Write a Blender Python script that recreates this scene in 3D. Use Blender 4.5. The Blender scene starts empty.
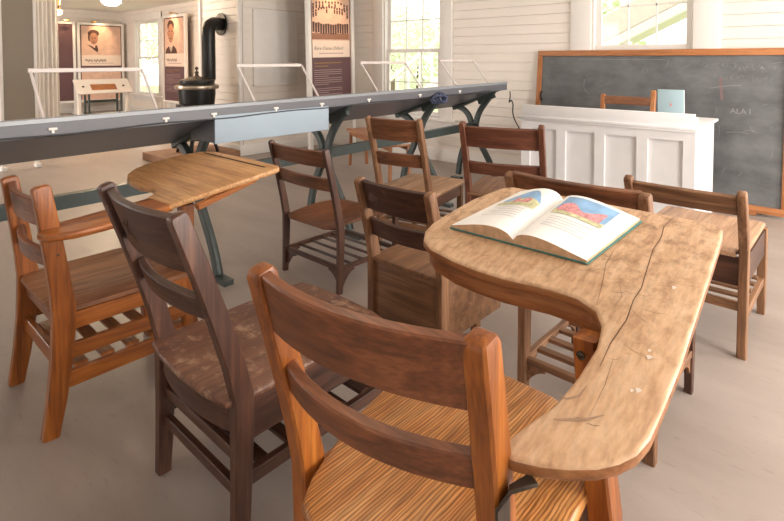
import bpy, bmesh, math, random
from mathutils import Vector, Matrix, noise
random.seed(7)
scene = bpy.context.scene
COL = scene.collection
PI = math.pi

# ------------------------------------------------------------------ materials
def S(r, g, b):
    f = lambda c: (c/255/12.92) if c <= 10 else ((c/255+0.055)/1.055)**2.4
    return (f(r), f(g), f(b), 1)

def new_mat(name):
    m = bpy.data.materials.new(name); m.use_nodes = True
    nt = m.node_tree; b = nt.nodes['Principled BSDF']
    return m, nt, b

def link(nt, a, b): nt.links.new(a, b)

def plain(name, col, rough=.5, metal=0., bump=0., var=0., scale=12., emit=None):
    m, nt, b = new_mat(name)
    b.inputs['Base Color'].default_value = col
    b.inputs['Roughness'].default_value = rough
    b.inputs['Metallic'].default_value = metal
    tc = nt.nodes.new('ShaderNodeTexCoord')
    if var > 0:
        n = nt.nodes.new('ShaderNodeTexNoise'); n.inputs['Scale'].default_value = scale; n.inputs['Detail'].default_value = 6
        link(nt, tc.outputs['Object'], n.inputs['Vector'])
        r = nt.nodes.new('ShaderNodeValToRGB')
        r.color_ramp.elements[0].position = .3; r.color_ramp.elements[1].position = .72
        r.color_ramp.elements[0].color = tuple(c*(1-var) for c in col[:3]) + (1,)
        r.color_ramp.elements[1].color = tuple(min(1, c*(1+var)) for c in col[:3]) + (1,)
        link(nt, n.outputs['Fac'], r.inputs['Fac']); link(nt, r.outputs['Color'], b.inputs['Base Color'])
    if bump > 0:
        n2 = nt.nodes.new('ShaderNodeTexNoise'); n2.inputs['Scale'].default_value = scale*6; n2.inputs['Detail'].default_value = 4
        link(nt, tc.outputs['Object'], n2.inputs['Vector'])
        bp = nt.nodes.new('ShaderNodeBump'); bp.inputs['Strength'].default_value = bump; bp.inputs['Distance'].default_value = .004
        link(nt, n2.outputs['Fac'], bp.inputs['Height']); link(nt, bp.outputs['Normal'], b.inputs['Normal'])
    if emit:
        b.inputs['Emission Color'].default_value = emit[0]; b.inputs['Emission Strength'].default_value = emit[1]
    return m

_wc = {}
def wood(tone, axis='y', off=0.0, strong=False):
    """tone: dict(d, m, l, rough, wear, wearcol, wearscale)"""
    key = (tone['n'], axis, off, strong)
    if key in _wc: return _wc[key]
    m, nt, b = new_mat('wood_%s_%s' % (tone['n'], axis))
    tc = nt.nodes.new('ShaderNodeTexCoord')
    mp = nt.nodes.new('ShaderNodeMapping')
    sc = [1, 1, 1]; base = tone.get('fine', 11.)
    for i, a in enumerate('xyz'): sc[i] = 1.1 if a == axis else base
    mp.inputs['Scale'].default_value = sc
    mp.inputs['Location'].default_value = (off*3.1, off*1.7, off*2.3)
    link(nt, tc.outputs['Object'], mp.inputs['Vector'])
    n = nt.nodes.new('ShaderNodeTexNoise'); n.inputs['Scale'].default_value = 2.2; n.inputs['Detail'].default_value = 7
    n.inputs['Roughness'].default_value = .62; n.inputs['Distortion'].default_value = tone.get('dist', .7)
    link(nt, mp.outputs['Vector'], n.inputs['Vector'])
    r = nt.nodes.new('ShaderNodeValToRGB'); e = r.color_ramp.elements
    e[0].position = .30; e[0].color = tone['d']; e[1].position = .72; e[1].color = tone['l']
    x = e.new(.5); x.color = tone['m']
    link(nt, n.outputs['Fac'], r.inputs['Fac'])
    col = r.outputs['Color']
    # fine pores / open grain
    mp2 = nt.nodes.new('ShaderNodeMapping')
    sc2 = [(4 if a == axis else 95.) for a in 'xyz']
    mp2.inputs['Scale'].default_value = sc2
    link(nt, tc.outputs['Object'], mp2.inputs['Vector'])
    n2 = nt.nodes.new('ShaderNodeTexNoise'); n2.inputs['Scale'].default_value = 1.6; n2.inputs['Detail'].default_value = 3
    link(nt, mp2.outputs['Vector'], n2.inputs['Vector'])
    r2 = nt.nodes.new('ShaderNodeValToRGB'); r2.color_ramp.elements[0].position = .36; r2.color_ramp.elements[1].position = .6
    k = tone.get('pore', .62)
    r2.color_ramp.elements[0].color = (k, k, k, 1); r2.color_ramp.elements[1].color = (1, 1, 1, 1)
    link(nt, n2.outputs['Fac'], r2.inputs['Fac'])
    mx = nt.nodes.new('ShaderNodeMix'); mx.data_type = 'RGBA'; mx.blend_type = 'MULTIPLY'; mx.inputs['Factor'].default_value = 1
    link(nt, col, mx.inputs['A']); link(nt, r2.outputs['Color'], mx.inputs['B']); col = mx.outputs['Result']
    hgt = n2.outputs['Fac']
    if strong:   # bold cathedral oak figure
        w = nt.nodes.new('ShaderNodeTexWave'); w.wave_type = 'BANDS'
        w.bands_direction = {'x': 'Y', 'y': 'X', 'z': 'X'}[axis]
        mp3 = nt.nodes.new('ShaderNodeMapping'); mp3.inputs['Scale'].default_value = [(.22 if a == axis else 1.) for a in 'xyz']
        link(nt, tc.outputs['Object'], mp3.inputs['Vector']); link(nt, mp3.outputs['Vector'], w.inputs['Vector'])
        w.inputs['Scale'].default_value = 44; w.inputs['Distortion'].default_value = 9; w.inputs['Detail'].default_value = 3
        w.inputs['Detail Scale'].default_value = .5; w.inputs['Detail Roughness'].default_value = .6
        r3 = nt.nodes.new('ShaderNodeValToRGB'); r3.color_ramp.elements[0].position = .2; r3.color_ramp.elements[1].position = .62
        r3.color_ramp.elements[0].color = (.50, .40, .31, 1); r3.color_ramp.elements[1].color = (1, 1, 1, 1)
        link(nt, w.outputs['Fac'], r3.inputs['Fac'])
        m3 = nt.nodes.new('ShaderNodeMix'); m3.data_type = 'RGBA'; m3.blend_type = 'MULTIPLY'; m3.inputs['Factor'].default_value = .9
        link(nt, col, m3.inputs['A']); link(nt, r3.outputs['Color'], m3.inputs['B']); col = m3.outputs['Result']
    wear = tone.get('wear', 0)
    if wear > 0:
        n4 = nt.nodes.new('ShaderNodeTexNoise'); n4.inputs['Scale'].default_value = tone.get('wscale', 9.); n4.inputs['Detail'].default_value = 9
        n4.inputs['Roughness'].default_value = .68
        link(nt, tc.outputs['Object'], n4.inputs['Vector'])
        r4 = nt.nodes.new('ShaderNodeValToRGB'); lo = .70 - .28*wear
        r4.color_ramp.elements[0].position = lo; r4.color_ramp.elements[1].position = lo+.14
        link(nt, n4.outputs['Fac'], r4.inputs['Fac'])
        m4 = nt.nodes.new('ShaderNodeMix'); m4.data_type = 'RGBA'
        link(nt, r4.outputs['Color'], m4.inputs['Factor']); link(nt, col, m4.inputs['A']); m4.inputs['B'].default_value = tone['wearcol']
        col = m4.outputs['Result']
    if tone.get('dirt', 0) > 0:
        n5 = nt.nodes.new('ShaderNodeTexNoise'); n5.inputs['Scale'].default_value = tone.get('dscale', 14.); n5.inputs['Detail'].default_value = 10
        n5.inputs['Roughness'].default_value = .75
        link(nt, tc.outputs['Object'], n5.inputs['Vector'])
        r5 = nt.nodes.new('ShaderNodeValToRGB'); lo = .36 + .1*tone['dirt']
        r5.color_ramp.elements[0].position = lo-.1; r5.color_ramp.elements[1].position = lo+.05
        r5.color_ramp.elements[0].color = tone.get('dirtcol', (.3, .24, .2, 1)); r5.color_ramp.elements[1].color = (1, 1, 1, 1)
        link(nt, n5.outputs['Fac'], r5.inputs['Fac'])
        m5 = nt.nodes.new('ShaderNodeMix'); m5.data_type = 'RGBA'; m5.blend_type = 'MULTIPLY'; m5.inputs['Factor'].default_value = .8
        if 'dgrad' in tone:   # grime rubbed into the far, much used end of the board
            sx = nt.nodes.new('ShaderNodeSeparateXYZ'); link(nt, tc.outputs['Object'], sx.inputs[0])
            mr = nt.nodes.new('ShaderNodeMapRange'); mr.inputs['From Min'].default_value = tone['dgrad'][0]; mr.inputs['From Max'].default_value = tone['dgrad'][1]
            mr.inputs['To Min'].default_value = .12; mr.inputs['To Max'].default_value = .9
            link(nt, sx.outputs['Y'], mr.inputs['Value']); link(nt, mr.outputs['Result'], m5.inputs['Factor'])
        link(nt, col, m5.inputs['A']); link(nt, r5.outputs['Color'], m5.inputs['B']); col = m5.outputs['Result']
    link(nt, col, b.inputs['Base Color'])
    b.inputs['Roughness'].default_value = tone.get('rough', .42)
    bp = nt.nodes.new('ShaderNodeBump'); bp.inputs['Strength'].default_value = .25; bp.inputs['Distance'].default_value = .002
    link(nt, hgt, bp.inputs['Height']); link(nt, bp.outputs['Normal'], b.inputs['Normal'])
    _wc[key] = m
    return m

def tone(n, d, m, l, **k):
    t = dict(n=n, d=S(*d), m=S(*m), l=S(*l)); t.update(k); return t

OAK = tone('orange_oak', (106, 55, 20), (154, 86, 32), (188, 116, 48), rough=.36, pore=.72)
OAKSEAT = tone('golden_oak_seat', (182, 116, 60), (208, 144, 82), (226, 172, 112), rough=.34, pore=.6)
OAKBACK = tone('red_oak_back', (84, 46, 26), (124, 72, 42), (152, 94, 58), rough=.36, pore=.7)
TABNEAR = tone('pale_worn_tabletop', (186, 144, 108), (210, 170, 132), (220, 186, 152), rough=.42, pore=.86, fine=24, dist=.15,
               wear=.4, wearcol=S(220, 184, 146), wscale=10., dirt=1., dirtcol=(.46, .37, .29, 1), dscale=26., dgrad=(.22, .62))
TABFAR = tone('honey_tabletop', (174, 122, 76), (202, 150, 98), (218, 170, 118), rough=.4, pore=.7, fine=16, dirt=.25, dirtcol=(.5, .42, .35, 1), dscale=9)
C1SEAT = tone('rubbed_brown_seat', (112, 68, 42), (148, 98, 64), (170, 118, 80), rough=.55, pore=.7)
TANSEAT = tone('bleached_plank_seat', (146, 106, 78), (180, 140, 108), (202, 164, 132), rough=.5, pore=.72, wear=.2, wearcol=S(206, 172, 142), wscale=9)
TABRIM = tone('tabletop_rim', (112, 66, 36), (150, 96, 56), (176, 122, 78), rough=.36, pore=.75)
DARK = tone('dark_walnut', (54, 32, 24), (80, 50, 37), (106, 70, 52), rough=.42, pore=.68, wear=.22, wearcol=S(142, 104, 82), wscale=22)
DARKSEAT = tone('scuffed_dark_seat', (86, 54, 42), (112, 74, 56), (134, 92, 70), rough=.4, pore=.75, wear=.66, wearcol=S(166, 132, 106), wscale=20)
BROWN = tone('red_brown_stain', (92, 56, 36), (126, 80, 53), (152, 102, 70), rough=.4, pore=.75, wear=.06, wearcol=S(180, 140, 110), wscale=14)
TAN = tone('dry_tan', (96, 64, 42), (134, 94, 64), (168, 126, 92), rough=.5, pore=.7, wear=.15, wearcol=S(190, 152, 118), wscale=10)
BOX = tone('dry_box', (96, 64, 42), (130, 90, 60), (158, 116, 82), rough=.5, pore=.72, wear=.1, wearcol=S(184, 142, 108), wscale=8)
RED = tone('dark_red_brown', (82, 46, 34), (106, 62, 44), (126, 78, 56), rough=.38, pore=.72, wear=.1, wearcol=S(176, 140, 120), wscale=22)
FRAME = tone('chalkboard_frame_oak', (150, 92, 52), (178, 114, 66), (196, 134, 84), rough=.45, pore=.75)
BENCH = tone('warm_bench', (150, 94, 56), (178, 116, 72), (196, 136, 88), rough=.4)

WHITEP = plain('white_paint', S(232, 226, 220), .5, var=.03, scale=5)
DESKW = plain('white_desk_paint', S(230, 228, 228), .42, var=.03, scale=6)
SIDING = plain('cream_siding_paint', S(238, 228, 218), .5, var=.025, scale=3, bump=.08)
CEIL = plain('ceiling_paint', S(252, 248, 242), .7, var=.02, scale=2)
GREY = plain('grey_table_paint', S(98, 98, 103), .38, var=.04, scale=4)
GREYTOP = plain('grey_edge_paint', S(138, 141, 146), .3, var=.03, scale=4)
BLUEBOX = plain('pale_blue_grey_paint', S(156, 170, 182), .7, var=.03, scale=5)
IRON = plain('green_grey_cast_iron', S(64, 72, 70), .42, metal=.1, var=.12, scale=20, bump=.2)
BLACK = plain('stove_black', S(30, 28, 27), .36, metal=.4, var=.1, scale=14)
NICKEL = plain('aged_nickel', S(176, 160, 142), .3, metal=.8, var=.1, scale=20)
BARW = plain('pinkish_white_bar_paint', S(206, 194, 188), .45, var=.03)
LIDM = plain('dull_lid_metal', S(92, 82, 72), .4, metal=.6, var=.12, scale=20)
STEEL = plain('dark_bracket_steel', S(74, 66, 58), .4, metal=.6, var=.2, scale=30)
MAROON = plain('maroon_panel_print', S(100, 70, 74), .5, var=.04, scale=4)
GREYPANEL = plain('taupe_panel_board', S(142, 130, 115), .6, var=.04, scale=3)
SEPIA = plain('sepia_photo_print', S(218, 178, 156), .5, var=.12, scale=9)
SEPIAMID = plain('sepia_mid_ink', S(150, 104, 82), .5, var=.1, scale=20)
SEPIADARK = plain('sepia_dark_ink', S(78, 50, 42), .5, var=.15, scale=30)
SEPIASKIN = plain('sepia_face_ink', S(164, 116, 92), .5, var=.12, scale=40)
CAPTION = plain('caption_strip', S(234, 212, 196), .5, var=.02)
TEXTG = plain('print_text_grey', S(130, 110, 104), .5, var=.02)
TEXTL = plain('print_text_light', S(176, 148, 146), .5, var=.02)
TEXTY = plain('print_text_ochre', S(150, 112, 70), .5, var=.02)
CLOTH = plain('white_pleated_cloth', S(244, 238, 230), .8, var=.03, scale=6)
BRASS = plain('brass', S(190, 150, 90), .3, metal=.9, var=.05)
FILLGLOBE = plain('added_fill_globe', S(255, 248, 235), .3, var=.01, emit=(S(255, 240, 214), 3.5))  # glow of the unseen globes added as fill
GLOBEFAR = plain('bright_lit_white_globe', S(255, 248, 235), .3, var=.01, emit=(S(255, 226, 188), 95.))
BULB = plain('lit_bulb', S(255, 230, 190), .3, var=.01, emit=(S(255, 214, 150), 6.))
BRICK = plain('brown_hearth', S(142, 104, 78), .7, var=.18, scale=8, bump=.4)
CORD = plain('black_cord_rubber', S(34, 34, 38), .5, var=.05)
NAVY = plain('blue_wrapped_bundle', S(58, 64, 92), .35, var=.5, scale=40)
PAPER = plain('book_page', S(244, 242, 238), .6, var=.015, scale=30)
PAGEEDGE = plain('page_edge_stack', S(206, 172, 138), .7, var=.18, scale=60)
TEAL = plain('teal_book_cover', S(64, 124, 118), .45, var=.05)
INK = plain('print_ink', S(190, 188, 190), .6, var=.03)
ILLSKY = plain('illustration_sky', S(140, 180, 218), .5, var=.22, scale=25)
ILLPINK = plain('illustration_flowers', S(222, 150, 152), .5, var=.35, scale=110)
ILLGREEN = plain('illustration_field', S(206, 202, 160), .5, var=.3, scale=90)
BLUECARD = plain('pale_blue_card', S(164, 188, 196), .5, var=.03)
CHALK = plain('chalk_mark', S(146, 146, 145), .9, var=.1, scale=60)
CHALKPINK = plain('pink_chalk_mark', S(128, 106, 108), .9, var=.1, scale=60)
CRACK = plain('dark_crack', S(70, 48, 36), .9, var=.1)
DENT = plain('white_paint_spot', S(224, 210, 196), .6, var=.02)
INKSTAIN = plain('dark_rub_mark', S(168, 136, 110), .6, var=.25, scale=30)

def slate():
    m, nt, b = new_mat('chalkboard_slate')
    tc = nt.nodes.new('ShaderNodeTexCoord')
    n = nt.nodes.new('ShaderNodeTexNoise'); n.inputs['Scale'].default_value = 3.; n.inputs['Detail'].default_value = 9; n.inputs['Roughness'].default_value = .6
    mp = nt.nodes.new('ShaderNodeMapping'); mp.inputs['Scale'].default_value = (1, 1, 1.8)
    link(nt, tc.outputs['Object'], mp.inputs['Vector']); link(nt, mp.outputs['Vector'], n.inputs['Vector'])
    r = nt.nodes.new('ShaderNodeValToRGB'); e = r.color_ramp.elements
    e[0].position = .32; e[0].color = S(82, 83, 84); e[1].position = .75; e[1].color = S(124, 125, 126)
    link(nt, n.outputs['Fac'], r.inputs['Fac'])
    n2 = nt.nodes.new('ShaderNodeTexNoise'); n2.inputs['Scale'].default_value = 55; n2.inputs['Detail'].default_value = 6; n2.inputs['Roughness'].default_value = .7
    link(nt, tc.outputs['Object'], n2.inputs['Vector'])
    r2 = nt.nodes.new('ShaderNodeValToRGB'); r2.color_ramp.elements[0].position = .66; r2.color_ramp.elements[1].position = .78
    link(nt, n2.outputs['Fac'], r2.inputs['Fac'])
    mx = nt.nodes.new('ShaderNodeMix'); mx.data_type = 'RGBA'; link(nt, r2.outputs['Color'], mx.inputs['Factor'])
    link(nt, r.outputs['Color'], mx.inputs['A']); mx.inputs['B'].default_value = S(168, 168, 166)
    link(nt, mx.outputs['Result'], b.inputs['Base Color']); b.inputs['Roughness'].default_value = .6
    return m
SLATE = slate()

def floor_mat():
    m, nt, b = new_mat('painted_board_floor')
    tc = nt.nodes.new('ShaderNodeTexCoord')
    n = nt.nodes.new('ShaderNodeTexNoise'); n.inputs['Scale'].default_value = 1.4; n.inputs['Detail'].default_value = 8; n.inputs['Roughness'].default_value = .6
    mp = nt.nodes.new('ShaderNodeMapping'); mp.inputs['Scale'].default_value = (.6, 2.2, 1)
    link(nt, tc.outputs['Object'], mp.inputs['Vector']); link(nt, mp.outputs['Vector'], n.inputs['Vector'])
    r = nt.nodes.new('ShaderNodeValToRGB'); e = r.color_ramp.elements
    e[0].position = .3; e[0].color = S(148, 135, 126); e[1].position = .72; e[1].color = S(168, 155, 147)
    link(nt, n.outputs['Fac'], r.inputs['Fac'])
    n2 = nt.nodes.new('ShaderNodeTexNoise'); n2.inputs['Scale'].default_value = 30; n2.inputs['Detail'].default_value = 8
    link(nt, mp.outputs['Vector'], n2.inputs['Vector'])
    r2 = nt.nodes.new('ShaderNodeValToRGB'); r2.color_ramp.elements[0].position = .28; r2.color_ramp.elements[1].position = .40
    r2.color_ramp.elements[0].color = (.86, .85, .84, 1); r2.color_ramp.elements[1].color = (1, 1, 1, 1)
    link(nt, n2.outputs['Fac'], r2.inputs['Fac'])
    mx = nt.nodes.new('ShaderNodeMix'); mx.data_type = 'RGBA'; mx.blend_type = 'MULTIPLY'; mx.inputs['Factor'].default_value = 1
    link(nt, r.outputs['Color'], mx.inputs['A']); link(nt, r2.outputs['Color'], mx.inputs['B'])
    link(nt, mx.outputs['Result'], b.inputs['Base Color'])
    b.inputs['Roughness'].default_value = .4
    bp = nt.nodes.new('ShaderNodeBump'); bp.inputs['Strength'].default_value = .12; bp.inputs['Distance'].default_value = .003
    link(nt, n2.outputs['Fac'], bp.inputs['Height']); link(nt, bp.outputs['Normal'], b.inputs['Normal'])
    return m
FLOOR = floor_mat()

def glass_mat():
    m = bpy.data.materials.new('window_glass'); m.use_nodes = True
    nt = m.node_tree; nt.nodes.clear()
    o = nt.nodes.new('ShaderNodeOutputMaterial'); t = nt.nodes.new('ShaderNodeBsdfTransparent'); g = nt.nodes.new('ShaderNodeBsdfGlossy')
    g.inputs['Roughness'].default_value = .02
    mx = nt.nodes.new('ShaderNodeMixShader'); mx.inputs[0].default_value = .05
    link(nt, t.outputs[0], mx.inputs[1]); link(nt, g.outputs[0], mx.inputs[2]); link(nt, mx.outputs[0], o.inputs[0])
    return m
GLASS = glass_mat()

# ------------------------------------------------------------------ mesh builder
class MB:
    def __init__(s): s.v = []; s.f = []; s.mi = []; s.cur = 0
    def mat(s, i): s.cur = i; return s
    def _add(s, vs, fs):
        o = len(s.v); s.v += [tuple(v) for v in vs]
        for f in fs: s.f.append([o+i for i in f]); s.mi.append(s.cur)
    def box(s, c, d, rot=None):
        x, y, z = d[0]/2, d[1]/2, d[2]/2
        vs = [Vector((a*x, b*y, e*z)) for e in (-1, 1) for b in (-1, 1) for a in (-1, 1)]
        if rot is not None: vs = [rot @ v for v in vs]
        vs = [v+Vector(c) for v in vs]
        s._add(vs, [(0, 2, 3, 1), (4, 5, 7, 6), (0, 1, 5, 4), (1, 3, 7, 5), (3, 2, 6, 7), (2, 0, 4, 6)]); return s
    def bar(s, p0, p1, w, t, side=(1, 0, 0), ch=.2): return s.sweep([p0, p1], w, t, side, ch)
    def sweep(s, path, w, t, side=(1, 0, 0), ch=.2, cap=0):
        """rectangular, chamfered section (w along side, t across) along a path; w and t may be lists"""
        P = [Vector(p) for p in path]; n = len(P); rings = []
        W = w if isinstance(w, (list, tuple)) else [w]*n; T = t if isinstance(t, (list, tuple)) else [t]*n
        def frame(i):
            a = P[max(i-1, 0)]; b = P[min(i+1, n-1)]
            tg = (b-a).normalized(); sd = Vector(side); sd = (sd - tg*sd.dot(tg)).normalized()
            return tg, sd, tg.cross(sd)
        data = [(P[i], W[i], T[i]) + frame(i)[1:] for i in range(n)]
        if cap > 0:
            tg = frame(n-1)[0]; p, ww, tt, sd, up = data[-1]
            data[-1] = (p - tg*cap, ww, tt, sd, up)
            data += [(p-tg*cap*.35, ww-cap*.35, tt-cap*.6, sd, up), (p, ww-cap*1.2, max(tt-cap*1.8, tt*.25), sd, up)]
        for p, ww, tt, sd, up in data:
            a, b = ww/2, tt/2; c = min(a, b)*ch
            q = [(a, b-c), (a-c, b), (-a+c, b), (-a, b-c), (-a, -b+c), (-a+c, -b), (a-c, -b), (a, -b+c)]
            rings.append([p + sd*x + up*y for x, y in q])
        vs = [v for r in rings for v in r]; m = len(rings); fs = []
        for i in range(m-1):
            for j in range(8):
                k = (j+1) % 8; fs.append((i*8+j, i*8+k, (i+1)*8+k, (i+1)*8+j))
        fs.append(tuple(range(7, -1, -1))); fs.append(tuple((m-1)*8+j for j in range(8)))
        s._add(vs, fs); return s
    def tube(s, path, r, n=10, side=None):
        P = [Vector(p) for p in path]; m = len(P); vs = []
        prev = None
        for i in range(m):
            tg = (P[min(i+1, m-1)]-P[max(i-1, 0)]).normalized()
            if prev is None:
                prev = tg.orthogonal().normalized()
            prev = (prev - tg*prev.dot(tg)).normalized(); up = tg.cross(prev)
            rr = r[i] if isinstance(r, (list, tuple)) else r
            for j in range(n):
                a = 2*PI*j/n; vs.append(P[i]+prev*math.cos(a)*rr+up*math.sin(a)*rr)
        fs = []
        for i in range(m-1):
            for j in range(n):
                k = (j+1) % n; fs.append((i*n+j, i*n+k, (i+1)*n+k, (i+1)*n+j))
        fs.append(tuple(range(n-1, -1, -1))); fs.append(tuple((m-1)*n+j for j in range(n)))
        s._add(vs, fs); return s
    def lathe(s, prof, c=(0, 0, 0), n=28):
        c = Vector(c); vs = []; m = len(prof)
        for r, z in prof:
            for j in range(n):
                a = 2*PI*j/n; vs.append(c+Vector((r*math.cos(a), r*math.sin(a), z)))
        fs = []
        for i in range(m-1):
            for j in range(n):
                k = (j+1) % n; fs.append((i*n+j, i*n+k, (i+1)*n+k, (i+1)*n+j))
        fs.append(tuple(range(n-1, -1, -1))); fs.append(tuple((m-1)*n+j for j in range(n)))
        s._add(vs, fs); return s
    def prism(s, out, top, thick, rnd=.006, seg=3, edge=False):
        """out: 2D outline (CCW), top: z(x,y) of upper face, rounded rims"""
        A = sum(out[i][0]*out[(i+1) % len(out)][1]-out[(i+1) % len(out)][0]*out[i][1] for i in range(len(out)))
        if A < 0: out = out[::-1]
        n = len(out); nr = []
        for i in range(n):
            a = Vector(out[i-1]); b = Vector(out[i]); c = Vector(out[(i+1) % n])
            d1 = (b-a).normalized(); d2 = (c-b).normalized(); t = (d1+d2)
            t = t.normalized() if t.length > 1e-6 else d1
            nr.append(Vector((t.y, -t.x)))
        rings = []
        for k in range(seg+1):
            a = PI/2*k/seg; rings.append((-rnd*(1-math.sin(a)), -rnd*(1-math.cos(a))))   # inset, dz from top
        low = [(i, -thick-d) for i, d in rings[::-1]]
        rr = rings + low; vs = []
        for ins, dz in rr:
            for i in range(n):
                x, y = out[i][0]+nr[i].x*ins, out[i][1]+nr[i].y*ins
                vs.append(Vector((x, y, top(x, y)+dz)))
        m = len(rr); fs = []
        for i in range(m-1):
            for j in range(n):
                k = (j+1) % n; fs.append((i*n+j, (i+1)*n+j, (i+1)*n+k, i*n+k))
        fs.append(tuple(range(n))); fs.append(tuple((m-1)*n+j for j in range(n-1, -1, -1)))
        o = len(s.mi); s._add(vs, fs)
        if edge:
            for q in range((m-1)*n):
                if q >= (seg-1)*n: s.mi[o+q] = 1
            s.mi[o+len(fs)-1] = 1
        return s
    def poly(s, pts): s._add(pts, [tuple(range(len(pts)))]); return s
    def build(s, name, mats, parent=None, bevel=0., ang=35, loc=None):
        me = bpy.data.meshes.new(name); me.from_pydata(s.v, [], s.f)
        mats = mats if isinstance(mats, (list, tuple)) else [mats]
        for m in mats: me.materials.append(m)
        for p, i in zip(me.polygons, s.mi): p.material_index = min(i, len(mats)-1)
        if bevel > 0:
            bm = bmesh.new(); bm.from_mesh(me)
            es = [e for e in bm.edges if len(e.link_faces) == 2 and e.calc_face_angle(0) > .7]
            bmesh.ops.bevel(bm, geom=es, offset=bevel, segments=2, profile=.5, affect='EDGES', clamp_overlap=True)
            bm.to_mesh(me); bm.free()
        me.update()
        for p in me.polygons: p.use_smooth = True
        try: me.set_sharp_from_angle(angle=math.radians(ang))
        except Exception: pass
        o = bpy.data.objects.new(name, me); COL.objects.link(o)
        if parent is not None: o.parent = parent
        if loc: o.location = loc
        return o

def tag(o, label=None, cat=None, group=None, kind=None):
    if label: o['label'] = label
    if cat: o['category'] = cat
    if group: o['group'] = group
    if kind: o['kind'] = kind
    return o

GROUPS = {'school_chair': 'old wooden school chairs in rows', 'tablet_arm_chair': 'orange oak tablet-arm chairs', 'info_panel': 'exhibit panels on the far walls',
          'leafy_tree': 'trees outside the windows', 'globe_ceiling_lamp': 'globe ceiling lamps'}
def thing(name, loc, label, cat, yaw=0., group=None, rot=None):
    o = bpy.data.objects.new(name, None); COL.objects.link(o)
    o.empty_display_size = .1; o.location = loc; o.rotation_euler = rot or (0, 0, yaw)
    return tag(o, label, cat, group or GROUPS.get(name))

def struct(o): o['kind'] = 'structure'; return o

def text_mesh(s, size, mat, parent, mtx, name='lettering', ext=.0006, shear=0., font_w=1.):
    cu = bpy.data.curves.new('tmp_txt', 'FONT'); cu.body = s; cu.size = size; cu.extrude = ext; cu.shear = shear
    cu.resolution_u = 2
    ob = bpy.data.objects.new('tmp_txt', cu); COL.objects.link(ob)
    dg = bpy.context.evaluated_depsgraph_get(); dg.update()
    me = bpy.data.meshes.new_from_object(ob.evaluated_get(dg)); me.name = name
    bpy.data.objects.remove(ob); bpy.data.curves.remove(cu)
    me.transform(mtx); me.materials.clear(); me.materials.append(mat)
    o = bpy.data.objects.new(name, me); COL.objects.link(o)
    if parent is not None: o.parent = parent
    return o

def face_mtx(origin, right, up):
    """matrix mapping text XY to a plane with origin, right, up (normal = right x up)"""
    r = Vector(right).normalized(); u = Vector(up).normalized(); n = r.cross(u)
    m = Matrix((r, u, n)).transposed().to_4x4(); m.translation = Vector(origin); return m

# ------------------------------------------------------------------ room
XW, XE, YS, YN, ZC = -13.4, 2.3, -3.0, 5.0, 2.34
struct(MB().box(((XW+XE)/2, (YS+YN)/2, -.05), (XE-XW+.4, YN-YS+.4, .1)).build('floor', FLOOR))
struct(MB().box(((XW+XE)/2, (YS+YN)/2, ZC+.05), (XE-XW+.4, YN-YS+.4, .1)).build('ceiling', CEIL))

def siding_wall(name, axis, pos, sign, a0, a1, openings, z1=ZC, pitch=.098, gap=.004):
    """axis 'y': wall plane Y=pos spanning x a0..a1, facing -sign... boards stand proud of a backing board by 8 mm"""
    mb = MB()
    def bx(u0, u1, z0, z1_, d0, d1):
        if u1-u0 < 1e-4 or z1_-z0 < 1e-4: return
        c = ((u0+u1)/2, pos+sign*(d0+d1)/2, (z0+z1_)/2); d = (u1-u0, abs(d1-d0), z1_-z0)
        if axis == 'x': c = (c[1], c[0], c[2]); d = (d[1], d[0], d[2])
        mb.box(c, d)
    def spans(z0, z1_):
        cuts = sorted([(o[0], o[1]) for o in openings if o[2] < z1_-1e-6 and o[3] > z0+1e-6]); x = a0; out = []
        for c0, c1 in cuts:
            out.append((x, c0)); x = c1
        out.append((x, a1)); return out
    zs = sorted(set([0, z1]+[o[2] for o in openings]+[o[3] for o in openings]))
    for i in range(len(zs)-1):
        for u0, u1 in spans(zs[i], zs[i+1]): bx(u0, u1, zs[i], zs[i+1], .02, .10)
    z = 0
    while z < z1-.01:
        zb = min(z+pitch-gap, z1)
        lv = sorted(set([z, zb]+[q for o in openings for q in (o[2], o[3]) if z < q < zb]))
        for i in range(len(lv)-1):
            for u0, u1 in spans(lv[i], lv[i+1]): bx(u0, u1, lv[i], lv[i+1], 0, .021)
        z += pitch
    return struct(mb.build(name, SIDING))

WZ0, WZ1 = .51, 2.12
winB = [(-12.52, -11.33, .42, 2.08), (-4.69, -3.765, WZ0, WZ1), (-1.97, -1.11, WZ0, WZ1)]
siding_wall('wall_back', 'y', YN, 1, XW, XE, winB)
winE = [(-.9, .1, WZ0, WZ1), (1.4, 2.4, WZ0, WZ1), (3.3, 4.3, WZ0, WZ1)]
siding_wall('wall_right', 'x', XE, 1, YS, YN, winE)
winS = [(-9.6, -8.6, WZ0, WZ1), (-5.5, -4.5, WZ0, WZ1), (-1.4, -.4, WZ0, WZ1)]  # openings in the unseen front wall, added to bring in fill light
siding_wall('wall_front', 'y', YS, -1, XW, XE, winS)
siding_wall('wall_left', 'x', XW, -1, YS, YN, [])
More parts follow.
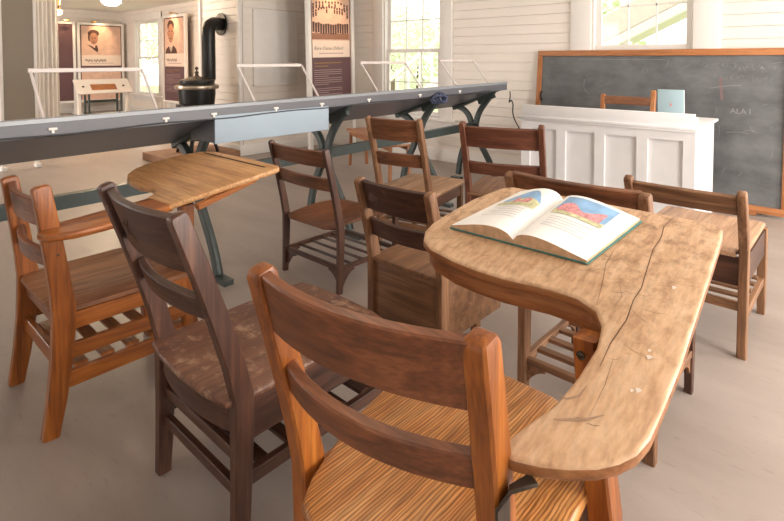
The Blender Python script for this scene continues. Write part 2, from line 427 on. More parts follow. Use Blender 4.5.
# flue closet boxed out from the back wall
CX0, CX1, CY = -6.77, -5.79, 3.556
mbc = MB(); mbc.box(((CX0+CX1)/2, (CY+YN)/2+.015, ZC/2), (CX1-CX0-.036, YN-CY-.03, ZC))
z = 0
while z < ZC-.02:
    zb = min(z+.093, ZC)
    mbc.box(((CX0+CX1)/2, CY+.01, (z+zb)/2), (CX1-CX0-.03, .02, zb-z))
    mbc.box((CX1-.01, (CY+YN)/2+.02, (z+zb)/2), (.02, YN-CY-.05, zb-z))
    mbc.box((CX0+.005, (CY+YN)/2+.02, (z+zb)/2), (.01, YN-CY-.05, zb-z))
    z += .098
struct(mbc.build('wall_flue_closet', SIDING))
t1 = MB(); t1.box((CX1-.012, CY+.004, ZC/2), (.05, .05, ZC)); t1.box((CX0+.012, CY+.004, ZC/2), (.05, .05, ZC))
struct(t1.build('trim_1', WHITEP, bevel=.004))
bb = MB()
x = XW
for a, b in ((XW, CX0), (CX1, XE)): bb.box(((a+b)/2, YN-.012, .07), (b-a, .024, .14))
bb.box(((CX0+CX1)/2, CY-.012, .07), (CX1-CX0+.048, .024, .14)); bb.box((CX1+.012, (CY+YN)/2, .07), (.024, YN-CY, .14))
struct(bb.build('baseboard_back', WHITEP, bevel=.003))
struct(MB().box((XE-.012, (YS+YN)/2, .07), (.024, YN-YS, .14)).build('baseboard_right', WHITEP, bevel=.003))
struct(MB().box((XW+.012, (YS+YN)/2, .07), (.024, YN-YS, .14)).build('baseboard_left', WHITEP, bevel=.003))

def window(n, axis, pos, sign, u0, u1, z0, z1, cols=3, rows=2, tw=.17, rail=None):
    root = bpy.data.objects.new('window_%d' % n, None); COL.objects.link(root); root['kind'] = 'structure'
    c0 = (u0+u1)/2
    root.location = (c0, pos, z0) if axis == 'y' else (pos, c0, z0)
    def B(mb, a0, a1, b0, b1, d0, d1):
        c = [(a0+a1)/2-c0, sign*(d0+d1)/2, (b0+b1)/2-z0]; d = [a1-a0, abs(d1-d0), b1-b0]
        if axis == 'x': c = [c[1], c[0], c[2]]; d = [d[1], d[0], d[2]]
        mb.box(c, d)
    f = MB()
    B(f, u0-tw, u0-.002, z0-.03, z1+.15, -.028, 0); B(f, u1+.002, u1+tw, z0-.03, z1+.15, -.028, 0)
    B(f, u0-tw, u1+tw, z1, z1+.16, -.032, 0)
    B(f, u0, u0+.02, z0, z1, 0, .1); B(f, u1-.02, u1, z0, z1, 0, .1); B(f, u0, u1, z1-.02, z1, 0, .1)
    f.build('window_casing', WHITEP, root, bevel=.003)
    s = MB(); B(s, u0-tw-.04, u1+tw+.04, z0-.035, z0, -.07, .1); B(s, u0-tw, u1+tw, z0-.13, z0-.035, -.022, 0)
    s.build('window_sill', WHITEP, root, bevel=.003)
    zm = rail or (z0+z1)/2
    for nm, a, b, dd in (('lower_sash', z0, zm+.02, .03), ('upper_sash', zm-.02, z1-.02, .06)):
        sh = MB(); t = .045; A0, A1 = u0+.022, u1-.022
        B(sh, A0, A0+t, a, b, dd, dd+.028); B(sh, A1-t, A1, a, b, dd, dd+.028)
        B(sh, A0+t, A1-t, a, a+(t if nm[0] == 'u' else .06), dd, dd+.028); B(sh, A0+t, A1-t, b-t*.9, b, dd, dd+.028)
        for i in range(1, cols):
            q = A0+t+(A1-A0-2*t)*i/cols; B(sh, q-.0065, q+.0065, a+t, b-t*.9, dd+.004, dd+.024)
        for i in range(1, rows):
            q = a+(b-a)*i/rows; B(sh, A0+t, A1-t, q-.0065, q+.0065, dd+.004, dd+.024)
        so = sh.build(nm, WHITEP, root)
        g = MB(); B(g, A0+t*.5, A1-t*.5, a+t*.5, b-t*.5, dd+.012, dd+.016)
        go = g.build('glass_pane', GLASS, so)
    return root
for i, o in enumerate(winB): window(i+1, 'y', YN, 1, *o, tw=.2 if i == 2 else .17)
for i, o in enumerate(winE): window(i+4, 'x', XE, 1, *o)
for i, o in enumerate(winS): window(i+7, 'y', YS, -1, *o)

# ------------------------------------------------------------------ chairs
def arc(a, b, n): return [a+(b-a)*i/n for i in range(n+1)]

class Chair:
    def __init__(s, name, label, cx, y0, w, H, sz, depth, lean, woods, pw=.03, pt=.045, flare=.03, yaw=0., off=0., xr=None, hr=0., cat='chair', toprnd=.012, sk=0.):
        s.sk = sk
        s.root = thing(name, (cx, y0, 0), label, cat, yaw)
        s.w, s.H, s.sz, s.depth, s.lean, s.flare, s.pw, s.pt, s.off, s.hr = w, H, sz, depth, lean, flare, pw, pt, off, hr
        s.W = woods; s.toprnd = toprnd
    def wd(s, k, ax, strong=False): return wood(s.W.get(k, s.W['frame']), ax, s.off, strong)
    def y(s, z):
        if z >= s.sz: return -s.lean*((z-s.sz)/(s.H-s.sz))**1.15
        return -s.flare*(1-z/s.sz)**1.8
    def posts(s, side=(-1, 1), name='back_post'):
        for k in side:
            H = s.H+(s.hr if k > 0 else 0)
            zs = [0, s.sz*.3, s.sz*.6, s.sz*.85, s.sz, s.sz+(H-s.sz)*.2, s.sz+(H-s.sz)*.45, s.sz+(H-s.sz)*.7, H]
            path = [(k*s.w/2, s.y(z)+k*s.sk*min(1, max(0, (z-s.sz*.5)/(s.H-s.sz*.5))), z) for z in zs]
            pt = [s.pt*.82, s.pt*.95, s.pt*1.05, s.pt*1.15, s.pt*1.15, s.pt*1.05, s.pt, s.pt*.95, s.pt*.9]
            MB().sweep(path, s.pw, pt, (1, 0, 0), .22, cap=s.toprnd).build(name, s.wd('post', 'z'), s.root)
    def rail(s, z, h, t=.018, bow=.025, yo=.006, name='back_rail', key='rail', over=0., mat=None):
        n = 14; pts = []; wi = s.w-s.pw*.7+over
        for i in range(n+1):
            u = -1+2*i/n; pts.append((u*wi/2, s.y(z)+yo-bow*(1-u*u)+u*s.sk*min(1, max(0, (z-s.sz*.5)/(s.H-s.sz*.5))), z))
        up = Vector((0, s.y(z+.02)-s.y(z-.02), .04)).normalized()
        return MB().sweep(pts, h, t, up, .3).build(name, mat or s.wd(key, 'x'), s.root)
    def front_legs(s, h=None, w=.034, t=.04, splay=.0, fw=None, taper=.85, name='front_leg'):
        fw = fw or s.w; h = h or s.sz-.03
        for k in (-1, 1):
            MB().sweep([(k*fw/2, s.depth+splay, 0), (k*fw/2, s.depth+splay*.4, h*.5), (k*fw/2, s.depth, h)], [w*taper, w, w], [t*taper, t, t], (1, 0, 0), .2).build(name, s.wd('leg', 'z'), s.root)
    def seat(s, out, thick=.022, rnd=.009, topf=None, strong=False, key='seat', ax='y'):
        z = s.sz; f = topf or (lambda x, y: z)
        return MB().prism(out, f, thick, rnd).build('seat', s.wd(key, ax, strong), s.root)
    def grid_seat(s, w0, w1, y0, y1, thick, zf, r=.05, key='seat', strong=False, ax='y', nx=16, ny=16):
        """dished seat: width w0 at back, w1 at front"""
        vs = []; fs = []
        N = (nx+1)*(ny+1)
        for lay in (0, 1):
            for j in range(ny+1):
                v = j/ny; yy = y0+(y1-y0)*v
                for i in range(nx+1):
                    u = -1+2*i/nx; w = (w0+(w1-w0)*v)/2
                    # rounded corners by squeezing the ends
                    e = 1.
                    for q in (v*(y1-y0), (1-v)*(y1-y0)):
                        if q < r: e = min(e, 1-(r-math.sqrt(max(0, r*r-(r-q)**2)))/w)
                    xx = u*w*e
                    edge = max(0, abs(u)-.9)/.1; ed2 = max(0, abs(2*v-1)-.92)/.08
                    dz = -.006*max(edge, ed2)**2
                    zz = zf(u, v)+(dz if lay == 0 else -thick-dz)
                    vs.append((xx, yy, zz))
        for j in range(ny):
            for i in range(nx):
                a = j*(nx+1)+i; fs.append((a, a+1, a+nx+2, a+nx+1)); b = a+N; fs.append((b, b+nx+1, b+nx+2, b+1))
        for i in range(nx):
            a = i; fs.append((a, a+N, a+N+1, a+1)); a = ny*(nx+1)+i; fs.append((a, a+1, a+N+1, a+N))
        for j in range(ny):
            a = j*(nx+1); fs.append((a, a+nx+1, a+nx+1+N, a+N)); a += nx; fs.append((a, a+N, a+N+nx+1, a+nx+1))
        mb = MB(); mb._add(vs, fs)
        return mb.build('seat', s.wd(key, ax, strong), s.root, ang=50)
    def apron(s, z, h, t=.02, sides=('b', 'l', 'r', 'f'), fw=None, key='apron', inset=0.):
        fw = fw or s.w
        for q in sides:
            if q == 'b': a, b, ax = (-s.w/2, 0.0, z), (s.w/2, 0.0, z), 'x'
            elif q == 'f': a, b, ax = (-fw/2, s.depth, z), (fw/2, s.depth, z), 'x'
            elif q == 'l': a, b, ax = (-s.w/2+inset, 0.0, z), (-fw/2+inset, s.depth, z), 'y'
            else: a, b, ax = (s.w/2-inset, 0.0, z), (fw/2-inset, s.depth, z), 'y'
            MB().sweep([a, b], h, t, (0, 0, 1), .15).build('seat_rail', s.wd(key, ax), s.root)
    def stretch(s, z, h=.03, t=.018, sides=('l', 'r'), key='rung', fw=None, zb=None):
        fw = fw or s.w
        for q in sides:
            if q == 'b': a, b, ax = (-s.w/2, s.y(z)+.004, z), (s.w/2, s.y(z)+.004, z), 'x'
            elif q == 'f': a, b, ax = (-fw/2, s.depth, z), (fw/2, s.depth, z), 'x'
            else:
                k = -1 if q == 'l' else 1; a, b, ax = (k*s.w/2, s.y(z), zb or z), (k*fw/2, s.depth, z), 'y'
            MB().sweep([a, b], h, t, (0, 0, 1), .2).build('stretcher', s.wd(key, ax), s.root)
    def slats(s, z, n, y0, y1, w=.03, t=.01, key='rung', round_=False):
        for i in range(n):
            yy = y0+(y1-y0)*(i/(n-1) if n > 1 else .5)
            m = MB()
            if round_: m.tube([(-s.w/2, yy, z), (s.w/2, yy, z)], w/2, 8)
            else: m.sweep([(-s.w/2+.008, yy, z), (s.w/2-.008, yy, z)], t, w, (0, 0, 1), .2)
            m.build('rack_slat', s.wd(key, 'x'), s.root)

def bolt(parent, loc, axis, r=.008, mat=STEEL, name='bolt'):
    a = Vector(axis).normalized(); p = Vector(loc)
    return MB().tube([p, p+a*.004, p+a*.007], [r, r, r*.5], 12).build(name, mat, parent)

# --- chair 1: orange oak tablet-arm chair at the left edge
c = Chair('tablet_arm_chair', 'orange oak tablet-arm chair at the left edge beside the long grey table', -2.105, .515, .42, .775, .40, .415, .05,
          dict(frame=OAK, post=OAK, rail=OAKBACK, seat=C1SEAT, leg=OAK, rung=OAK), pw=.034, pt=.058, flare=.045, off=.3, hr=.035)
r1 = c.root
c.posts(); c.rail(.715, .09, .02, .03); c.rail(.565, .06, .02, .035)
out = [(-.235, .0), (-.2, -.025), (.2, -.025), (.225, .0), (.225, .3), (.215, .385), (.18, .43), (0, .445), (-.19, .43), (-.235, .38)]
c.grid_seat(.44, .47, -.03, .45, .026, lambda u, v: .405-.012*(1-u*u)*math.sin(PI*min(1, v*1.1))+.004*abs(u), r=.05)
c.apron(.356, .055, .022, inset=.0); c.stretch(.258, .048, .02, ('l', 'r')); c.stretch(.168, .052, .02, ('l', 'r')); c.stretch(.22, .05, .02, ('b',))
c.slats(.20, 5, .05, .38, .042, .01)
for k in (-1, 1):
    top = .36 if k < 0 else .655
    MB().sweep([(k*.201, c.depth+.03, 0), (k*.201, c.depth+.01, .2), (k*.201, c.depth, .36), (k*.201, c.depth, top)], [.04, .044, .044, .04], [.042, .05, .052, .05], (1, 0, 0), .18).build('front_leg', c.wd('leg', 'z'), r1)
lx = lambda pts: [(x-(-2.105), y-.515) for x, y in pts]
arm = lx([(-1.862, .44), (-1.815, .455), (-1.79, .52), (-1.80, .62), (-1.835, .75), (-1.863, .862), (-2.03, .862), (-2.015, .80), (-1.985, .68), (-1.945, .54), (-1.925, .47)])
MB().prism(arm, lambda x, y: .674, .024, .008).build('arm_rest', wood(OAK, 'y', .3), r1)
tab = lx([(-1.860, .85), (-1.740, 1.225), (-1.742, 1.243), (-1.76, 1.253), (-2.015, 1.257), (-2.25, 1.25), (-2.335, 1.225), (-2.40, 1.165), (-2.445, 1.09), (-2.473, 1.02), (-2.465, .965), (-2.43, .922), (-2.37, .897), (-2.30, .883), (-2.20, .876), (-2.13, .889), (-2.095, .894), (-2.06, .885), (-2.035, .855), (-2.03, .84)])
tf = lambda x, y: .680+.24*((y+.515)-.86)
tb = MB().prism(tab, tf, .022, .008).build('writing_tablet', wood(TABFAR, 'x', 1.3), r1)
tag(tb, 'paddle-shaped honey wood writing tablet')
g = MB(); gy = 1.215-.515
g.poly([(x-(-2.105), gy+dy, tf(0, gy+dy)+.0012) for x, dy in ((-2.30, -.004), (-1.80, -.004), (-1.80, .004), (-2.30, .004))])
g.build('pencil_groove', CRACK, tb)
MB().sweep([(.30, .41, .66+.24*(.41+.515-.86)-.012), (.29, .66, .66+.24*(.66+.515-.86)-.012)], .03, .02, (1, 0, 0)).build('tablet_batten', wood(OAK, 'y', .3), r1)
MB().box((.218, -.015, .60), (.006, .034, .085)).build('steel_bracket', STEEL, r1, bevel=.002)
bolt(r1, (.221, -.015, .585), (1, 0, 0), .006)

# --- chair 2: dark chair second from left
c = Chair('school_chair', 'dark scuffed wooden chair with carved back left of the big foreground desk', -1.294, .665, .408, .872, .40, .50, .155,
          dict(frame=DARK, rail=DARK, seat=DARKSEAT, rung=DARK), pw=.03, pt=.046, flare=.012, off=1.1)
c.posts(); c.rail(.79, .15, .02, .03); c.rail(.625, .062, .02, .03)
out = [(-.20, -.04), (-.12, -.055), (0, -.06), (.12, -.055), (.20, -.04), (.215, 0), (.215, .44), (.205, .50), (.14, .515), (0, .52), (-.14, .515), (-.205, .50), (-.215, .44), (-.215, 0)]
c.seat(out, .02, .008)
c.apron(.335, .10, .02, ('l', 'r', 'f'))
MB().sweep([(x, -.002-.030*(1-(x/.2)**2), .345) for x in arc(-.2, .2, 10)], .082, .018, (0, 0, 1), .15).build('seat_rail', c.wd('apron', 'x'), c.root)
c.stretch(.24, .03, .02, ('b',)); c.stretch(.155, .03, .02, ('b', 'f')); c.stretch(.19, .035, .022, ('l', 'r'))
c.slats(.205, 5, .06, .42, .032, .012); c.front_legs(.38, .036, .04)
ro = [o for o in c.root.children if o.name.startswith('back_rail')]
cv = MB()
yb = c.y(.79)+.006-.03*(1-(.3)**2)-.0118
for p in ([(-.075, .80), (-.068, .80), (-.058, .765), (-.066, .765)], [(-.05, .815), (-.043, .815), (-.05, .765), (-.058, .765)], [(-.05, .79), (-.046, .785), (-.018, .812), (-.022, .818)], [(-.05, .79), (-.045, .793), (-.012, .758), (-.018, .755)], [(-.088, .792), (-.078, .80), (-.07, .79), (-.08, .78)], [(-.124, .80), (-.118, .804), (-.114, .798), (-.12, .794)]):
    cv.poly([(x, c.y(z)+.006-.03*(1-(x/.195)**2)-.0115, z) for x, z in p])
cv.build('carved_marks', CRACK, [o for o in c.root.children if o.name.startswith('back_rail')][0])

# --- chair 3: red-brown chair with saddle seat, slatted rack
c = Chair('school_chair', 'slim red-brown chair with saddle seat standing before the long grey table leg', -2.215, 1.79, .46, .757, .33, .42, .10,
          dict(frame=BROWN, rail=BROWN, seat=BROWN, post=DARK, leg=DARK, rung=DARK), pw=.024, pt=.036, flare=.01, off=2.2)
c.posts(); c.rail(.70, .088, .018, .025); c.rail(.565, .07, .018, .025)
c.grid_seat(.40, .42, -.04, .44, .02, lambda u, v: .335-.03*(1-u*u)*math.sin(PI*v)+.02*math.sin(PI*v)*abs(u)-.028*max(0, v-.8)*5*(.2), r=.05, strong=True)
c.stretch(.125, .022, .022, ('l', 'r', 'b', 'f')); c.slats(.125, 4, .09, .34, .016, .016, round_=True)
c.front_legs(.32, .026, .032)
br = MB()
def corner(mb, p, d, s, zt, r=.10, t=.014):
    """quarter-round bracket from post p along direction d, below height zt"""
    p = Vector(p); d = Vector(d); n = 8; top = []; low = []
    for i in range(n+1):
        a = PI/2*i/n; top.append(p+d*(r*i/n)+Vector((0, 0, zt))); low.append(p+d*(r*(1-math.cos(a)))+Vector((0, 0, zt-r*(1-math.sin(a)) )))
    s_ = Vector(s)*t/2
    for i in range(n):
        q = [top[i], top[i+1], p+d*(r*(i+1)/n)+Vector((0, 0, zt-.02-r*(1-((i+1)/n))**2)), p+d*(r*i/n)+Vector((0, 0, zt-.02-r*(1-(i/n))**2))]
        a = [v+s_ for v in q]; b = [v-s_ for v in q]
        mb._add(a+b, [(0, 1, 2, 3), (7, 6, 5, 4), (0, 4, 5, 1), (1, 5, 6, 2), (2, 6, 7, 3), (3, 7, 4, 0)])
def brackets(c, z, mat, r=.09):
    for k in (-1, 1):
        for (p, d, s) in (((k*c.w/2, 0, 0), (0, 1, 0), (1, 0, 0)), ((k*c.w/2, c.depth, 0), (0, -1, 0), (1, 0, 0)), ((k*c.w/2, 0, 0), (-k, 0, 0), (0, 1, 0))):
            mb = MB(); corner(mb, p, d, s, z, r); mb.build('corner_bracket', mat, c.root)
brackets(c, .122, c.wd('rung', 'y'))

# --- chair 5: tan chair behind, centre
c = Chair('school_chair', 'worn brown plank-seat chair just behind the box-seat chair near the table', -2.15, 2.475, .355, .852, .375, .47, .14,
          dict(frame=TAN, rail=BROWN, seat=TANSEAT, apron=BROWN, post=TAN), pw=.028, pt=.045, flare=.012, yaw=.2, off=3.3)
c.posts(); c.rail(.775, .14, .018, .02, key='rail'); c.rail(.585, .085, .018, .022)
c.seat([(-.195, -.03), (.195, -.03), (.215, .02), (.215, .48), (.195, .50), (-.195, .50), (-.215, .48), (-.215, .02)], .022, .006)
c.apron(.315, .085, .02); c.front_legs(.36, .034, .036); c.stretch(.16, .03, .018, ('l', 'r', 'b')); c.slats(.165, 4, .08, .4, .03, .01)

# --- chair 6: dark red chair right of it
c = Chair('school_chair', 'dark red-brown ladder-back chair in front of the white desk left end', -1.547, 2.68, .435, .85, .42, .42, .16,
          dict(frame=RED, rail=RED, seat=TAN), pw=.032, pt=.048, flare=.012, yaw=.33, off=4.1)
c.posts(); c.rail(.765, .13, .02, .02); c.rail(.575, .075, .02, .03)
c.seat([(-.22, -.03), (.22, -.03), (.235, .02), (.235, .42), (.21, .45), (-.21, .45), (-.235, .42), (-.235, .02)], .022, .008)
c.apron(.36, .08, .02); c.front_legs(.4, .034, .036); c.stretch(.18, .03, .018, ('l', 'r', 'b')); c.slats(.19, 4, .08, .36, .03, .01)

# --- chair 7: box-seat chair
c = Chair('box_seat_chair', 'small brown chair with closed storage box under its seat behind the foreground chair', -1.308, 1.522, .352, .735, .405, .40, .085,
          dict(frame=TAN, rail=DARK, seat=BOX, box=BOX), pw=.03, pt=.046, flare=.01, off=5.2)
c.posts(); c.rail(.67, .12, .018, .02); c.rail(.535, .075, .018, .022)
c.seat([(-.165, -.022), (.165, -.022), (.185, .03), (.185, .43), (.18, .44), (-.18, .44), (-.185, .43), (-.185, .03)], .018, .005)
bx = MB(); bx.box((0, -.006, .27), (.322, .014, .235)); bx.box((0, .40, .27), (.33, .016, .235)); bx.box((0, .2, .16), (.33, .40, .012))
bx.box((-.168, .205, .27), (.016, .40, .235)); bx.box((.168, .205, .27), (.016, .40, .235))
bx.build('storage_box', c.wd('box', 'x'), c.root, bevel=.002)
for k in (-1, 1): MB().bar((k*.12, .30, 0), (k*.12, .30, .16), .032, .034).build('front_leg', c.wd('leg', 'z'), c.root)
pl = MB(); yy = c.y(.675)+.006-.02*(1-(.72)**2)-.0098
pl.box((-.095, c.y(.675)-.0165, .675), (.05, .004, .04), Matrix.Rotation(-.13, 3, 'X')); po = pl.build('stamped_plate', wood(DARK, 'z', 7.2), c.root)
tag(po, 'small dark stamped plate')

# --- chair 8: wide chair behind the foreground tablet
c = Chair('school_chair', 'wide dark-backed chair half hidden behind the tablet holding the open book', -.665, 1.655, .42, .828, .40, .44, .11,
          dict(frame=DARK, rail=BROWN, seat=BROWN, post=TAN, rung=TAN), pw=.032, pt=.04, flare=.01, off=6.4)
c.posts(); c.rail(.79, .085, .02, .03); c.rail(.62, .07, .018, .03)
c.grid_seat(.43, .46, -.03, .46, .022, lambda u, v: .405-.02*(1-u*u)*math.sin(PI*v), r=.05)
c.stretch(.15, .024, .022, ('l', 'r', 'b', 'f')); c.slats(.15, 4, .09, .36, .03, .014)
c.front_legs(.39, .03, .034); brackets(c, .146, c.wd('rung', 'y'), .08)

# --- chair 9: right, single rail
c = Chair('school_chair', 'low weathered brown plank-seat chair at the right in front of the chalkboard', -.563, 2.49, .42, .692, .43, .50, .10,
          dict(frame=TAN, rail=TAN, seat=TANSEAT, apron=DARK, rung=TAN), pw=.034, pt=.04, flare=.008, off=7.7)
c.posts(); c.rail(.63, .085, .022, .012, over=0.02)
c.seat([(-.2, -.025), (.183, -.025), (.183, .025), (.215, .025), (.215, .52), (.20, .535), (-.20, .535), (-.215, .52), (-.215, .0)], .024, .006)
c.apron(.345, .115, .02); c.front_legs(.41, .036, .04)
c.stretch(.20, .03, .02, ('b',)); c.stretch(.16, .035, .02, ('l', 'r')); c.slats(.185, 5, .07, .44, .032, .012)

# --- chair 10: teacher's chair behind the white desk (faces the class)
c = Chair('teacher_chair', 'brown wooden chair tucked behind the white desk with only its back showing', -1.49, 4.52, .40, .955, .44, .40, .05,
          dict(frame=FRAME, rail=BROWN, seat=BROWN), pw=.036, pt=.036, flare=.02, yaw=PI, off=8.3, hr=-.045)
c.posts(); c.rail(.86, .07, .02, .02); c.rail(.66, .07, .02, .02)
c.seat([(-.2, -.02), (.2, -.02), (.215, .03), (.215, .40), (.2, .42), (-.2, .42), (-.215, .40), (-.215, .03)], .022, .007)
c.apron(.38, .06, .02); c.front_legs(.42); c.stretch(.18, .03, .018, ('l', 'r', 'b', 'f'))

# --- chair 4: foreground tablet-arm chair
CX4, CY4 = -.605, .66
c = Chair('tablet_arm_chair', 'large orange oak tablet-arm chair in the foreground holding the open book on its worn desk', CX4, CY4, .43, .822, .40, .42, .085,
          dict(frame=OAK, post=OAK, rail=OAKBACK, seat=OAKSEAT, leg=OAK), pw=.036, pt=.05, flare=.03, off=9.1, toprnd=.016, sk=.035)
c.pw = .042
r4 = c.root
c.posts()
c.rail(.758, .115, .022, .045, yo=0.0, over=.03); c.rail(.60, .058, .022, .05, yo=0.0, over=.01)
st = [(x-CX4, y-CY4) for x, y in [(-.745, .575), (-.70, .556), (-.605, .552), (-.50, .56), (-.43, .58), (-.385, .63), (-.362, .72), (-.362, .86), (-.368, .96), (-.392, 1.04), (-.45, 1.13), (-.54, 1.165), (-.66, 1.165), (-.80, 1.15), (-.858, 1.11), (-.872, 1.0), (-.84, .80), (-.80, .68), (-.775, .62)]]
c.seat(st, .03, .010, strong=True)
c.apron(.335, .07, .024)
MB().sweep([(-.165, .40, 0), (-.165, .40, .37)], .044, .05, (1, 0, 0)).build('front_leg', wood(OAK, 'z', 9.1), r4)
fl = [(-.33-CX4, .975-CY4, 0), (-.345-CX4, .97-CY4, .35), (-.365-CX4, .965-CY4, .52), (-.378-CX4, .962-CY4, .684)]
MB().sweep(fl, [.044, .048, .046, .044], [.05, .054, .05, .046], (1, 0, 0), .18).build('front_leg', wood(OAK, 'z', 9.1), r4)
bolt(r4, (-.378-CX4-.003, .962-CY4-.024, .655), (-.1, -1, 0), .008)
c.stretch(.25, .042, .02, ('l', 'r', 'b')); c.stretch(.17, .045, .02, ('l', 'r')); c.slats(.22, 4, .08, .36, .035, .01)
t4 = [(-.388, .657), (-.39, .668), (-.378, .704), (-.354, .768), (-.345, .840), (-.344, .915), (-.356, .968), (-.380, 1.003), (-.426, 1.021), (-.488, 1.022), (-.59, 1.010), (-.66, 1.010), (-.727, 1.016), (-.81, 1.033), (-.852, 1.058), (-.876, 1.095), (-.882, 1.135), (-.878, 1.18), (-.856, 1.296), (-.815, 1.385), (-.79, 1.407), (-.582, 1.409), (-.398, 1.407), (-.27, 1.406), (-.250, 1.401), (-.239, 1.388), (-.233, 1.347), (-.226, 1.19), (-.220, 1.033), (-.216, .952), (-.2155, .885), (-.216, .83), (-.2175, .785), (-.225, .753), (-.240, .728), (-.262, .705), (-.294, .684), (-.326, .668), (-.359, .657), (-.376, .654)]
f4 = lambda x, y: .66+.25*((y+CY4)-.77)
o4 = [(x-CX4, y-CY4) for x, y in t4]
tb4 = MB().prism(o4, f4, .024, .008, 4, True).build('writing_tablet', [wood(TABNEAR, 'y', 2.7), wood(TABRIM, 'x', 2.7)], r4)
tag(tb4, 'pale worn writing tablet with cracks and stains')
# hardwood lipping frame below the tablet
un = [(-.372, 1.008), (-.424, 1.028), (-.488, 1.029), (-.59, 1.017), (-.66, 1.017), (-.727, 1.023), (-.80, 1.042), (-.84, 1.07), (-.868, 1.13), (-.85, 1.26), (-.80, 1.385), (-.28, 1.385), (-.245, 1.2), (-.235, 1.0), (-.235, .86), (-.26, .80), (-.325, .80), (-.337, .86), (-.337, .92), (-.349, .972)]
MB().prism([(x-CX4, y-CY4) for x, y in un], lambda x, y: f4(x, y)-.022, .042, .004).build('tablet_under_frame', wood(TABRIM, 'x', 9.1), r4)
ck = MB()
def ribbon(mb, pts, w, f=f4, ox=CX4, oy=CY4, dz=.0007):
    P = [Vector((x-ox, y-oy)) for x, y in pts]; n = len(P)
    for i in range(n-1):
        d = (P[i+1]-P[i]).normalized(); q = Vector((-d.y, d.x))*w*.32
        k0 = .4 if i == 0 else 1; k1 = .3 if i == n-2 else 1
        L = [P[i]+q*k0, P[i]-q*k0, P[i+1]-q*k1, P[i+1]+q*k1]
        mb.poly([(v.x, v.y, f(v.x, v.y)+dz) for v in L])
ribbon(ck, [(-.344, 1.403), (-.352, 1.345), (-.345, 1.30), (-.346, 1.24), (-.334, 1.15), (-.327, 1.10), (-.329, 1.06), (-.322, 1.0), (-.326, .93), (-.322, .87)], .0024)
ribbon(ck, [(-.419, 1.21), (-.415, 1.15), (-.397, 1.08), (-.384, 1.02)], .0016)
ribbon(ck, [(-.50, 1.16), (-.492, 1.11), (-.512, 1.06)], .0014)
ribbon(ck, [(-.342, 1.05), (-.31, 1.02), (-.272, 1.0)], .001)
ribbon(ck, [(-.31, .90), (-.302, .84), (-.30, .77)], .001)
ribbon(ck, [(-.37, 1.10), (-.35, 1.06), (-.353, 1.02)], .0011)
rn = random.Random(3)
for i in range(45):
    x = -.86+.6*rn.random(); y = 1.05+.34*rn.random(); a = rn.uniform(-.6, .6); l = rn.uniform(.006, .03)
    if rn.random() < .25: x = rn.uniform(-.33, -.25); y = rn.uniform(.72, 1.05)
    ribbon(ck, [(x, y), (x+l*math.cos(a), y+l*math.sin(a)*.6), (x+l*1.7*math.cos(a+.3), y+l*1.7*math.sin(a+.3)*.6)], rn.uniform(.0007, .0016))
tag(ck.build('cracks', CRACK, tb4), kind='stuff')
sp = MB()
for (x, y, r) in ((-.262, .93, .004), (-.266, .945, .0025), (-.256, .855, .004), (-.264, .85, .0025), (-.275, 1.13, .004)):
    sp.poly([(x-CX4+r*math.cos(a)*(1+.4*math.sin(3*a)), y-CY4+r*1.3*math.sin(a), f4(0, y-CY4+r*1.3*math.sin(a))+.0009) for a in [2*PI*i/12 for i in range(12)]])
sp.build('paint_spots', DENT, tb4)
sm = MB()
ribbon(sm, [(-.343, .742), (-.325, .752), (-.30, .768), (-.283, .787)], .008)
ribbon(sm, [(-.358, .79), (-.342, .785), (-.328, .80), (-.325, .825)], .005)
sm.build('rub_marks', INKSTAIN, tb4)
# steel bracket under the near end of the tablet
MB().sweep([(.236, -.02, .50), (.238, -.025, .575), (.246, -.018, .596), (.268, .01, .606)], .034, .005, (0, 1, 0)).build('steel_bracket', STEEL, r4)
bolt(r4, (.239, -.022, .53), (1, -.3, 0), .006)

